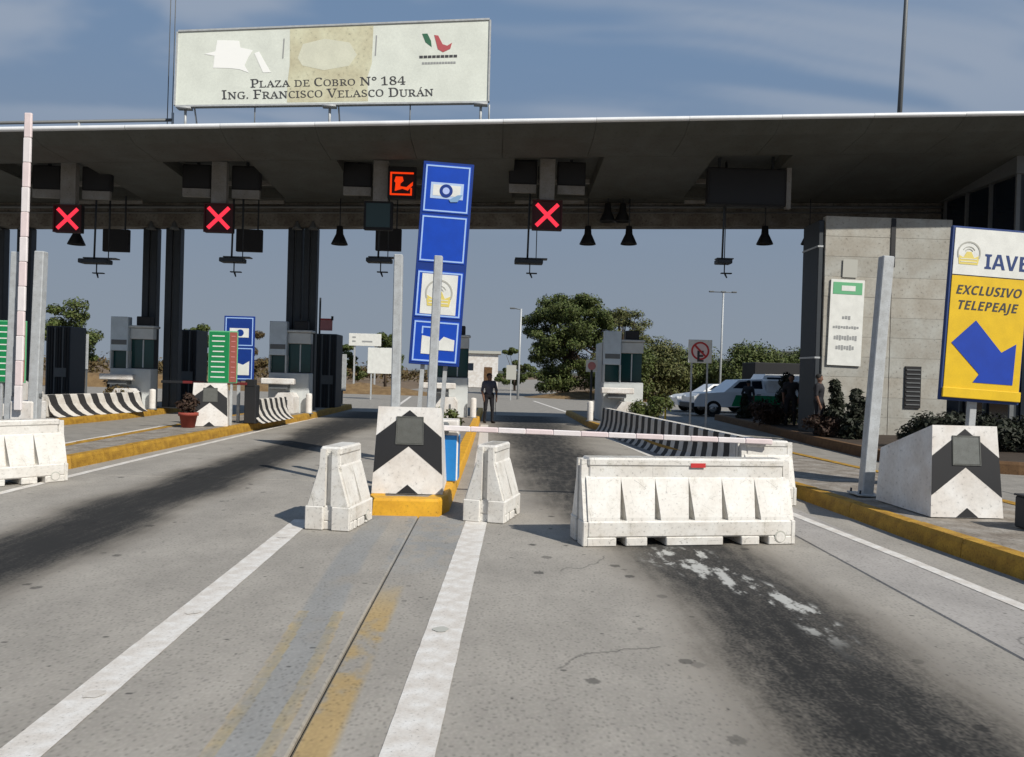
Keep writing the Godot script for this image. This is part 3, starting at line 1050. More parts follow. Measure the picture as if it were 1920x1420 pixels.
func build_canopy() -> void:
	var t := thing("toll_canopy", "long dark toll plaza canopy with bright white rounded front edge", "canopy", Vector3.ZERO)
	var X0 := -24.0
	var X1 := 24.0
	# rounded rim in lengths
	var seams := []
	var x := X0
	while x < X1 - 0.1:
		seams.append(x); x += 2.4
	seams.append(X1)
	for i in seams.size() - 1:
		var a: float = seams[i] + 0.004
		var b: float = seams[i + 1] - 0.004
		var st := ns(false)
		var prev := []
		for k in 13:
			var an := lerpf(PI * 0.5, PI * 1.5, k / 12.0)
			var off := Vector3(0, sin(an) * 0.07, -cos(an) * 0.09)
			var cur := [Vector3(a, y_front(a) - 0.07, -20.62) + off, Vector3(b, y_front(b) - 0.07, -20.62) + off]
			if prev.size(): quad(st, prev[0], prev[1], cur[1], cur[0], Vector3(0, off.y, off.z))
			prev = cur
		var fs := ns()
		var f0 := Vector3(a, y_front(a) - 0.142, -20.58)
		var f1 := Vector3(b, y_front(b) - 0.142, -20.58)
		var g0 := soffit_at(a, 0.076)
		var g1 := soffit_at(b, 0.076)
		var up := Vector3(0, 0.03, -0.03)
		hexa(fs, [f0, f1, f1 + up, f0 + up, g0, g1, g1 + up, g0 + up])
		obj("fascia", fs, M.soffit, t)
		obj("rim", st, M.rim, t)
	# soffit: strips of panels round the five signal openings
	var open := [[-19.2, -16.9], [-14.3, -11.75], [-9.5, -7.1], [-4.65, -2.15], [0.36, 2.88], [6.05, 8.25]]
	var ta := 0.31
	var tb := 0.92
	var panel := func(a: float, b: float, t0: float, t1: float) -> void:
		var st := ns()
		var g := 0.006
		hexa(st, [soffit_at(a + g, t0), soffit_at(b - g, t0), soffit_at(b - g, t1), soffit_at(a + g, t1), soffit_at(a + g, t0, 0.06), soffit_at(b - g, t0, 0.06), soffit_at(b - g, t1, 0.06), soffit_at(a + g, t1, 0.06)])
		obj("soffit_panel", st, M.soffit, t)
	for i in seams.size() - 1:
		panel.call(seams[i], seams[i + 1], 0.076, ta - 0.001)
		panel.call(seams[i], seams[i + 1], tb + 0.001, 1.0)
	var e := X0
	for q in open + [[X1, X1]]:
		var n := maxi(1, int(round((q[0] - e) / 2.4)))
		for k in n: panel.call(lerpf(e, q[0], float(k) / n), lerpf(e, q[0], float(k + 1) / n), ta + 0.001, tb - 0.001)
		e = q[1]
	# cheeks and lids added to keep the openings dark, and steel ledges across them
	for q in open:
		if q[0] == X1: continue
		for s in q:
			var st := ns()
			var dx := -0.03 if s == q[0] else 0.03
			hexa(st, [soffit_at(s, ta, 0.07), soffit_at(s + dx, ta, 0.07), soffit_at(s + dx, tb, 0.07), soffit_at(s, tb, 0.07), soffit_at(s, ta, 0.36), soffit_at(s + dx, ta, 0.36), soffit_at(s + dx, tb, 0.36), soffit_at(s, tb, 0.36)])
			obj("added_recess_side", st, M.soffit, t)
		for e2 in [ta, tb]:
			var st := ns()
			var dz := Vector3(0, 0, 0.03 if e2 == ta else -0.03)
			var a0 := soffit_at(q[0], e2, 0.07)
			var a1 := soffit_at(q[1], e2, 0.07)
			var a2 := soffit_at(q[1], e2, 0.36)
			var a3 := soffit_at(q[0], e2, 0.36)
			hexa(st, [a0, a1, a1 + dz, a0 + dz, a3, a2, a2 + dz, a3 + dz])
			obj("added_recess_side", st, M.soffit, t)
		var lid := ns()
		hexa(lid, [soffit_at(q[0], ta, 0.361), soffit_at(q[1], ta, 0.361), soffit_at(q[1], tb, 0.361), soffit_at(q[0], tb, 0.361), soffit_at(q[0], ta, 0.40), soffit_at(q[1], ta, 0.40), soffit_at(q[1], tb, 0.40), soffit_at(q[0], tb, 0.40)])
		obj("added_recess_lid", lid, M.soffit, t)  # lid added to shut light out of the opening
		for w in [[0.72, 0.08, 0.14], [0.955, -0.10, 0.14]]:
			var p0 := soffit_at(q[0] + 0.1, w[0])
			var p1 := soffit_at(q[1] - 0.1, w[0])
			var s2 := ns()
			var up := Vector3(0, w[2], 0)
			var dz := Vector3(0, 0, -0.08)
			var o := Vector3(0, w[1], 0)
			p0 += o; p1 += o
			hexa(s2, [p0, p1, p1 + dz, p0 + dz, p0 + up, p1 + up, p1 + dz + up, p0 + dz + up])
			obj("ledge", s2, M.hanger, t)
	# edge beam along the back, roof deck, end walls
	for i in seams.size() - 1:
		var a: float = seams[i]
		var b: float = seams[i + 1]
		var s3 := ns()
		hexa(s3, [Vector3(a, y_back(a), -27.02), Vector3(b, y_back(b), -27.02), Vector3(b, y_back(b), -27.6), Vector3(a, y_back(a), -27.6), Vector3(a, y_back(a) + 1.5, -27.02), Vector3(b, y_back(b) + 1.5, -27.02), Vector3(b, y_back(b) + 1.5, -27.6), Vector3(a, y_back(a) + 1.5, -27.6)])
		obj("edge_beam", s3, M.beam, t)
	var pipe := ns(false)
	tube(pipe, Vector3(X0, y_back(X0) + 0.62, -26.9), Vector3(X1, y_back(X1) + 0.62, -26.9), 0.05, 0.05, 8)
	tube(pipe, Vector3(X0, y_back(X0) + 0.44, -26.95), Vector3(X1, y_back(X1) + 0.44, -26.95), 0.03, 0.03, 8)
	obj("service_pipe", pipe, M.mid_steel, t)
	var d := ns()
	hexa(d, [Vector3(X0, y_front(X0) - 0.05, -20.7), Vector3(X1, y_front(X1) - 0.05, -20.7), Vector3(X1, y_back(X1) + 1.55, -27.7), Vector3(X0, y_back(X0) + 1.55, -27.7), Vector3(X0, y_front(X0) - 0.004, -20.7), Vector3(X1, y_front(X1) - 0.004, -20.7), Vector3(X1, y_back(X1) + 1.6, -27.7), Vector3(X0, y_back(X0) + 1.6, -27.7)])
	obj("roof_deck", d, M.soffit, t)
	var c := ns()
	for xx in [X0, X1]:
		var o := 0.05 * signf(xx)
		hexa(c, [soffit_at(xx, 0), soffit_at(xx + o, 0), soffit_at(xx + o, 1), soffit_at(xx, 1), Vector3(xx, y_front(xx), -20.62), Vector3(xx + o, y_front(xx), -20.62), Vector3(xx + o, y_back(xx) + 1.6, -27), Vector3(xx, y_back(xx) + 1.6, -27)])
	obj("end_wall", c, M.soffit, t)
	# handrail on the roof to the left of the board
	var hr := thing("roof_handrail", "thin grey handrail along the canopy roof edge beside the title board", "handrail", Vector3(0, 0, -21.4))
	var pr := ns(false)
	tube(pr, Vector3(-24, y_front(-24) + 0.34, 0), Vector3(-8.75, y_front(-8.75) + 0.36, 0), 0.045, 0.045, 8)
	obj("rail", pr, M.mid_steel, hr)
	for q in [-22.0, -18.0, -14.0, -11.2, -8.75]:
		var s4 := ns(false)
		tube(s4, Vector3(q, y_front(q) - 0.1, 0), Vector3(q, y_front(q) + (0.36 if q < -9 else 0.55), 0), 0.035, 0.035, 8)
		obj("post", s4, M.galv, hr)
	# mast
	var mast := ns(false)
	tube(mast, Vector3(11.2, y_front(11.2) - 0.3, -22.5), Vector3(11.38, 15.0, -22.5), 0.07, 0.05, 10)
	tag(obj("roof_mast", mast, M.mid_steel), "thin dark mast rising from the canopy roof above the concrete tower", "mast")
	for wx in [-9.1, -8.97]:
		var w := ns(false)
		tube(w, Vector3(wx, y_front(wx) - 0.1, -21.9), Vector3(wx + 0.03, 15.0, -21.9), 0.012, 0.012, 6)
		tag(obj("guy_wire", w, M.mid_steel), ("hair-thin roof wire a little away from the title board" if wx < -9.0 else "hair-thin roof wire close against the title board edge"), "wire", "roof wires")

func build_title_board() -> void:
	# lower edge runs up to the right with the canopy
	var zb := -21.0
	var t := thing("title_board", "wide off-white toll plaza title board with peeling patches on the canopy roof", "signboard", Vector3(0, 0, zb))
	var a := Vector2(-8.52, 8.41); var b := Vector2(-0.42, 8.80)
	var ta := Vector2(-8.49, 10.31); var tb := Vector2(-0.43, 10.92)
	var st := ns()
	prism(st, PackedVector2Array([a, b, tb, ta]), -0.12, 0.0)
	obj("panel", st, M.sign_aged, t)
	var fr := ns()
	var m := 0.045
	for q in [[a, b, Vector2(0, -m)], [ta, tb, Vector2(0, m)], [a, ta, Vector2(-m, 0)], [b, tb, Vector2(m, 0)]]:
		prism(fr, PackedVector2Array([q[0], q[1], q[1] + q[2], q[0] + q[2]]), -0.14, 0.03)
	obj("frame", fr, M.galv, t)
	var P := func(u: float, v: float) -> Vector2: return a.lerp(b, u).lerp(ta.lerp(tb, u), v)
	var patch := func(called: String, uv: Array, d: float, mm: Material) -> void:
		var p := PackedVector2Array()
		for q in uv: p.append(P.call(q[0], q[1]))
		part_poly(called, p, 0.002, d, mm, t)
	patch.call("buff_patch", [[0.355, 0.02], [0.355, 0.30], [0.36, 0.5], [0.357, 0.985], [0.625, 0.985], [0.623, 0.5], [0.61, 0.33], [0.615, 0.02]], 0.004, M.sign_buff)
	patch.call("faded_patch", [[0.385, 0.60], [0.40, 0.78], [0.47, 0.84], [0.55, 0.78], [0.575, 0.62], [0.55, 0.48], [0.47, 0.43], [0.40, 0.50]], 0.0065, mat(lin(0.70, 0.71, 0.58), 0.6, "plain", 0.4))
	var wp := mat(lin(0.88, 0.89, 0.87), 0.5)
	patch.call("white_patch", [[0.115, 0.50], [0.118, 0.66], [0.085, 0.69], [0.12, 0.72], [0.125, 0.87], [0.175, 0.86], [0.195, 0.85], [0.20, 0.76], [0.24, 0.72], [0.225, 0.62], [0.215, 0.52], [0.23, 0.42], [0.20, 0.47], [0.165, 0.49]], 0.006, wp)
	patch.call("white_patch", [[0.245, 0.68], [0.26, 0.70], [0.30, 0.42], [0.275, 0.42]], 0.006, wp)
	for u in [0.335, 0.632]: patch.call("scratch", [[u, 0.60], [u + 0.004, 0.60], [u + 0.006, 0.86], [u + 0.002, 0.86]], 0.006, M.ink_grey)
	# tricolour emblem and its two lines of small print, too small to read
	patch.call("emblem", [[0.783, 0.86], [0.80, 0.86], [0.812, 0.77], [0.815, 0.69], [0.795, 0.75]], 0.007, mat(lin(0.03, 0.13, 0.07), 0.7))
	patch.call("emblem", [[0.822, 0.84], [0.835, 0.83], [0.85, 0.72], [0.865, 0.70], [0.88, 0.735], [0.875, 0.66], [0.852, 0.62], [0.835, 0.66]], 0.007, mat(lin(0.42, 0.08, 0.09), 0.7))
	for q in [[0.776, 0.552, 0.90, 0.032, 9], [0.785, 0.475, 0.895, 0.026, 12]]:
		for k in q[4]:
			var u0 := lerpf(q[0], q[2], float(k) / q[4])
			var u1 := lerpf(q[0], q[2], (k + 0.82) / q[4])
			patch.call("small_print", [[u0, q[1]], [u1, q[1]], [u1, q[1] + q[3]], [u0, q[1] + q[3]]], 0.007, M.ink if q[4] == 9 else M.ink_grey)
	# two lines in small capitals
	var ang := atan2(b.y - a.y, b.x - a.x)
	var row := func(words: Array, u0: float, u1: float, v: float, big: float) -> void:
		var f := SystemFont.new()
		f.font_names = PackedStringArray(["Droid Serif"])
		var total := 0.0
		var runs := []
		for w in words:
			for k in 2:
				var whole: bool = w == "N°" or w == "DE" or w.is_valid_int()
				var txt: String = (w if whole else w.substr(0, 1)) if k == 0 else ("" if whole else w.substr(1))
				if txt == "": continue
				var sz := big * 0.78 if k == 1 or w == "DE" else big
				var adv: float = f.get_string_size(txt, HORIZONTAL_ALIGNMENT_LEFT, -1, 64).x * sz / 46.0
				runs.append([txt, sz, adv, total])
				total += adv
			total += big * 0.34
		total -= big * 0.34
		var p0: Vector2 = P.call(u0, v)
		var p1: Vector2 = P.call(u1, v)
		var sc := p0.distance_to(p1) / total
		for q in runs:
			var mid: float = (q[3] + q[2] * 0.5) * sc
			var p := p0.lerp(p1, mid / (total * sc))
			var o := lettering(q[0], q[1], Vector3.ZERO, M.ink, t, true)
			var ab: AABB = o.mesh.get_aabb()
			# sit the run on its line: half the capital height above the baseline centre
			o.transform = Transform3D(Basis(Vector3(0, 0, 1), ang * 1.25) * Basis.from_scale(Vector3(sc, 1, 1)), Vector3(p.x - (ab.position.x + ab.size.x * 0.5) * sc, p.y - ab.position.y, 0.008))
	row.call(["PLAZA", "DE", "COBRO", "N°", "184"], 0.235, 0.735, 0.225, 0.215)
	row.call(["ING.", "FRANCISCO", "VELASCO", "DURÁN"], 0.145, 0.825, 0.075, 0.23)
	# supports
	for q in [[-8.3, 0.5], [-6.5, 0.45], [-4.55, 0.5], [-2.45, 0.45], [-0.6, 0.5]]:
		var yb: float = lerpf(a.y, b.y, (q[0] - a.x) / (b.x - a.x))
		var s := ns(false)
		var r := 0.035 if absf(q[1] - 0.5) < 0.01 else 0.016
		tube(s, Vector3(q[0], y_front(q[0]) - 0.15, -0.1), Vector3(q[0], yb - 0.03, -0.1), r, r, 8)
		if r > 0.03:
			tube(s, Vector3(q[0] + 0.22, y_front(q[0]) - 0.15, -0.5), Vector3(q[0] + 0.22, yb - 0.03, -0.14), 0.022, 0.022, 8)
			box(s, Vector3(q[0], yb - 0.07, -0.05), Vector3(0.36, 0.05, 0.2), 0.0)
		obj("support", s, M.galv if r > 0.03 else M.mid_steel, t)

func build_columns() -> void:
	var specs := [
		[-11.79, 27.42, "dark steel column on the far-left island next to the booth", 0.48],
		[-11.02, 27.42, "dark steel column on the far-left island next to the ribbed cabinet", 0.50],
		[-6.93, 27.42, "dark steel column beside the tariff board island next to the booth", 0.48],
		[-6.40, 27.42, "dark steel column beside the tariff board island next to the flag-like sign", 0.45],
		[-1.55, 27.42, "dark steel column behind the tall blue payment sign", 0.5],
		[-16.9, 27.42, "dark steel column behind the raised boom, left one of its pair", 0.48],
		[-16.0, 27.42, "dark steel column behind the raised boom, right one of its pair", 0.48]]
	for q in specs:
		var t := thing("steel_column", q[2], "column", Vector3(q[0], 0.0, -q[1]), 0.0, "canopy columns")
		var top := y_back(q[0]) - 0.004
		var st := ns()
		var w: float = q[3] * 0.5
		# two channels with a shallow groove between them
		box(st, Vector3(-w * 0.55, (top + 0.2) * 0.5, 0), Vector3(w * 0.9, top - 0.2, 0.34), 0.02)
		box(st, Vector3(w * 0.55, (top + 0.2) * 0.5, 0), Vector3(w * 0.9, top - 0.2, 0.34), 0.02)
		obj("shaft", st, M.dark_steel, t)
		part_box("web", Vector3(0, (top + 0.2) * 0.5, -0.02), Vector3(w * 0.4, top - 0.22, 0.2), M.mid_steel, t)
		part_box("base_plate", Vector3(0, 0.215, 0), Vector3(w * 2.0 + 0.2, 0.04, 0.55), M.mid_steel, t, 0.008)
		var lamp := ns(false)
		lathe(lamp, [Vector2(0.02, 0.28), Vector2(0.06, 0.22), Vector2(0.10, 0.10), Vector2(0.17, 0.0), Vector2(0.15, 0.0), Vector2(0.05, 0.09)], 14, Vector3(0.12, top - 0.10, 0.4))
		obj("column_lamp", lamp, M.mid_steel, t)

func build_tower() -> void:
	# shuttered concrete stair tower
	var t := thing("concrete_tower", "tall pale concrete tower with shutter-board joints beside the canopy", "tower", Vector3(0, 0, 0))
	var z := -22.8
	var core := ns()
	box(core, Vector3(11.17, 3.22, z - 0.65), Vector3(3.55, 6.44, 0.84))
	obj("core", core, M.joint, t)
	# boards: rows of concrete lifts in two bays each side of a vertical slot
	var r := RandomNumberGenerator.new()
	r.seed = 4
	var rows := 11
	for bay in [[9.34, 11.28], [11.295, 13.0]]:
		for i in rows:
			var y0 := 0.15 + i * 0.575
			var st := ns()
			box(st, Vector3((bay[0] + bay[1]) * 0.5, y0 + 0.28, z - 0.1 + r.randf_range(-0.004, 0.004)), Vector3(bay[1] - bay[0], 0.571, 0.24), 0.005)
			obj("concrete_panel", st, M.tower if r.randf() < 0.55 else M.tower2, t)
	var sl := ns()
	box(sl, Vector3(11.29, 5.75, z + 0.0), Vector3(0.13, 1.4, 0.1))
	obj("slot_cover", sl, M.black, t)
	var v := part_box("vent", Vector3(11.98, 1.62, z + 0.035), Vector3(0.46, 1.2, 0.06), M.black_matte, t)
	for i in 9: part_box("slat", Vector3(11.98, 1.12 + i * 0.125, z + 0.072), Vector3(0.40, 0.03, 0.03), M.mid_steel, v)
	# dark sheet on its left flank, the shade there put into the colour
	var dd := thing("flank_shade_sheet", "dark strip coloured as the shade on the left flank of the concrete tower", "cladding", Vector3(9.24, 0, z - 0.62))
	var ds := ns()
	box(ds, Vector3(0, 3.2, 0), Vector3(0.16, 6.3, 1.16), 0.02)
	obj("sheet", ds, M.dark_steel, dd)
	for y in [2.4, 5.6]: part_box("strap", Vector3(-0.01, y, 0.0), Vector3(0.17, 0.05, 1.18), M.galv, dd)
	# hanging white notice with a green head
	var n := thing("lane_notice", "tall white notice with green header hanging on the concrete tower", "sign", Vector3(9.9, 0, z + 0.06))
	n.rotation.z = -0.022
	part_box("panel", Vector3(0, 3.42, 0), Vector3(0.97, 2.46, 0.04), M.sign_white, n)
	part_box("header", Vector3(0, 4.40, 0.024), Vector3(0.84, 0.34, 0.008), M.green_pale, n)
	part_box("header_print", Vector3(0.02, 4.40, 0.031), Vector3(0.40, 0.15, 0.006), M.sign_white, n)
	for q in [[3.56, 0.26, 0.09], [3.28, 0.76, 0.07], [2.98, 0.68, 0.12], [2.70, 0.54, 0.12]]:
		var k := int(q[1] / 0.075)
		for i in k: part_box("print_stroke", Vector3(-q[1] * 0.5 + (i + 0.5) * q[1] / k, q[0] + 0.008 * (i % 2), 0.024), Vector3(q[1] / k * 0.72, q[2] * (0.8 + 0.2 * (i % 3)), 0.006), M.ink_grey, n)
	part_box("stain_board", Vector3(0.05, 4.98, -0.005), Vector3(0.42, 0.52, 0.01), M.emblem_grey, n)
	# glazed building under the canopy to the right
	var g := thing("glazed_building", "dark glass office building under the right end of the canopy", "building", Vector3(15.0, 0, -22.95))
	part_box("body", Vector3(4.1, 4.1, -5.0), Vector3(8.0, 8.2, 9.9), M.dark_steel, g)
	part_box("roof_beam", Vector3(0.02, 8.15, -5.0), Vector3(0.3, 0.50, 10.2), M.mid_steel, g)
	part_box("roof_slab", Vector3(4.2, 8.30, -5.0), Vector3(8.0, 0.24, 10.2), M.mid_steel, g)
	for i in 8:
		for y in [[0.3, 3.9], [4.1, 7.85]]:
			part_box("window", Vector3(0.06, (y[0] + y[1]) * 0.5, -0.65 - i * 1.25), Vector3(0.06, y[1] - y[0], 1.15), M.navy_glass, g)
		part_box("mullion", Vector3(0.0, 4.1, -0.02 - i * 1.25), Vector3(0.12, 7.6, 0.07), M.mid_steel, g)
	for i in 5: part_box("front_window", Vector3(0.95 + i * 1.55, 4.0, 0.0), Vector3(1.4, 7.4, 0.08), M.navy_glass, g)

func build_near() -> void:
	# two barriers flanking the nose, one across the lane, one behind it, one at the left kerb
	var grp := "white water-filled barriers"
	var a := thing("road_barrier", "long white plastic barrier standing broadside across the closed lane, red sticker on top", "barrier", Vector3(1.99, 0.003, -8.30), 0.165, grp)
	barrier_parts(a, 2.2)
	copy(a, "road_barrier", "grimy white barrier at the near end of the left yellow kerb", Vector3(-6.90, 0.003, -10.66), 0.9)
	var sk := part_box("sticker", Vector3(0.10, 0.80, 0.124), Vector3(0.16, 0.045, 0.006), M.red_paint, a)
	sk.set_meta("label", "small red sticker")
	var b := thing("road_barrier", "white barrier pointing end-on at the left of the yellow island nose", "barrier", Vector3(-1.66, 0.003, -8.74), 1.40, grp)
	barrier_parts(b, 0.66, 2)
	copy(b, "road_barrier", "white barrier pointing end-on at the right of the yellow island nose, under the boom", Vector3(0.0, 0.003, -9.40), 1.30)
	copy(b, "road_barrier", "white barrier standing end-on behind the broadside barrier beside the right kerb", Vector3(3.74, 0.003, -11.0), 0.1)
	# crash blocks
	var c := thing("crash_block", "white crash block with black chevron on the yellow island nose", "crash block", Vector3(-1.04, 0.2, -9.72), 0.02, "chevron crash blocks")
	block_parts(c, M.grey_plate)
	var d := thing("crash_block", "white crash block with black chevron beside the yellow and white arrow sign", "crash block", Vector3(5.45, 0.19, -9.06), 0.03, "chevron crash blocks")
	block_parts(d, M.grey_glass)
	copy(c, "crash_block", "white crash block with black chevron beside the green tariff board and red plant pot", Vector3(-6.95, 0.2, -19.6), 0.25)
	copy(c, "crash_block", "white crash block with black chevron on the far-left island by the raised boom", Vector3(-12.15, 0.18, -20.0), 0.1)
	# boom gate at the nose
	var g := thing("boom_gate", "boom gate with blue-panelled cabinet and pale arm lowered across the lane", "boom gate", Vector3(-0.72, 0.2, -11.1))
	part_box("cabinet", Vector3(0.02, 0.42, 0), Vector3(0.42, 0.84, 0.4), M.white, g, 0.02)
	part_box("blue_panel", Vector3(0.02, 0.32, 0.205), Vector3(0.38, 0.62, 0.012), M.blue_cab, g, 0.004)
	part_box("blue_panel", Vector3(0.235, 0.32, 0.0), Vector3(0.012, 0.60, 0.34), M.blue_cab, g, 0.004)
	part_box("pivot", Vector3(0.0, 0.73, 0.24), Vector3(0.2, 0.16, 0.1), M.mid_steel, g, 0.02)
	var arm0 := Vector3(0.02, 0.735, 0.3)
	var arm1 := Vector3(4.50, 0.665, 0.3)
	var n := 12
	for i in n:
		var st := ns()
		var p := arm0.lerp(arm1, (i + 0.5) / n)
		box(st, Vector3.ZERO, Vector3(arm0.distance_to(arm1) / n, 0.075, 0.05), 0.01 if i % 2 == 0 else 0.012, Transform3D(Basis(Vector3(0, 0, 1), atan2(arm1.y - arm0.y, arm1.x - arm0.x)), p))
		obj("arm_section", st, M.boom if i % 2 == 0 else M.boom_red, g)
	# boom standing upright at the left
	var h := thing("boom_gate", "boom gate with its pale pink and white arm raised upright beside the left kerb", "boom gate", Vector3(-7.47, 0.2, -12.95))
	part_box("cabinet", Vector3(0, 0.42, 0), Vector3(0.36, 0.84, 0.4), M.white, h, 0.02)
	part_box("blue_panel", Vector3(0.01, 0.10, 0.205), Vector3(0.34, 0.16, 0.012), M.blue_cab, h, 0.004)
	for i in n:
		var st := ns()
		var p := Vector3(0.0, 0.7, 0.28).lerp(Vector3(0.06, 5.35, 0.28), (i + 0.5) / n)
		box(st, p, Vector3(0.115, 4.65 / n, 0.05), 0.01 if i % 2 == 0 else 0.012)
		obj("arm_section", st, M.boom if i % 2 == 0 else M.boom_red, h)
	# dark boom lowered over the lane left of the tariff board
	var h2 := thing("boom_gate", "boom gate with thin dark red arm lowered beside the green tariff board", "boom gate", Vector3(-6.35, 0.2, -21.0))
	part_box("cabinet", Vector3(0, 0.5, 0), Vector3(0.3, 1.0, 0.34), M.black, h2, 0.02)
	part_box("pivot", Vector3(0, 1.05, 0.1), Vector3(0.26, 0.2, 0.16), M.black_matte, h2, 0.02)
	for i in 4: part_box("arm_section", Vector3(-0.35 - i * 0.55, 1.03, 0.2), Vector3(0.55, 0.07, 0.05), M.black if i % 2 else mat(lin(0.14, 0.015, 0.015), 0.5), h2, 0.008)
	# square posts
	for q in [[-1.36, -11.0, 3.28, 0.12, 0.006, "square galvanised post standing left of the tall blue payment sign"], [-0.90, -11.0, 3.28, 0.115, -0.022, "square galvanised post standing in front of the tall blue payment sign"], [-7.33, -12.85, 3.42, 0.15, -0.02, "square galvanised post right of the raised boom"], [-7.72, -12.85, 3.40, 0.12, -0.02, "square galvanised post left of the raised boom"], [5.03, -10.69, 3.42, 0.155, -0.058, "square galvanised post on the right yellow kerb in front of the concrete tower"]]:
		var t := thing("galvanised_post", q[5], "post", Vector3(q[0], 0.19, q[1]), 0.0, "square galvanised posts")
		t.rotation.z = q[4]
		var hh: float = q[2] - 0.19
		part_box("shaft", Vector3(0, hh * 0.5, 0), Vector3(q[3], hh, q[3]), M.galv, t, 0.012)
		part_box("base_plate", Vector3(0, 0.012, 0), Vector3(q[3] + 0.2, 0.024, q[3] + 0.2), M.galv, t, 0.004)
		for s in [Vector3(-1, 0, 1), Vector3(1, 0, 1), Vector3(-1, 0, -1), Vector3(1, 0, -1)]:
			var st := ns(false)
			var p: Vector3 = s * (q[3] * 0.5 + 0.06)
			tube(st, p + Vector3(0, 0.02, 0), p + Vector3(0, 0.07, 0), 0.014, 0.014, 8)
			obj("bolt", st, M.dark_steel, t)
		part_box("clip", Vector3(q[3] * 0.5 + 0.012, 0.95, 0), Vector3(0.03, 0.06, 0.06), M.mid_steel, t, 0.004)
	# dark cabinet on the right island
	var bx := thing("dark_cabinet", "low dark grey box on the right island in front of the chevron crash block", "box", Vector3(5.98, 0.19, -8.42))
	part_box("body", Vector3(0.05, 0.17, 0), Vector3(0.72, 0.34, 0.3), M.box_dark, bx, 0.015)
	part_box("lid", Vector3(0.05, 0.352, 0), Vector3(0.74, 0.02, 0.32), M.box_dark, bx, 0.006)
	# striped walls
	stripe_wall("striped_wall", "low black and white striped wall along the right island beside the lowered boom", Vector2(4.36, 13.6), Vector2(3.42, 24.5), 0.72, 0.0, -0.3, 0.56, -1.0, "striped walls")
	stripe_wall("striped_wall", "low black and white striped wall by the green tariff board", Vector2(-6.42, 20.9), Vector2(-6.25, 23.6), 0.62, 0.2, 0.5, 0.42, 1.0, "striped walls")
	stripe_wall("striped_wall", "low black and white striped wall on the far-left island", Vector2(-12.0, 21.5), Vector2(-11.25, 25.4), 0.60, 0.18, 0.6, 0.55, 1.0, "striped walls")

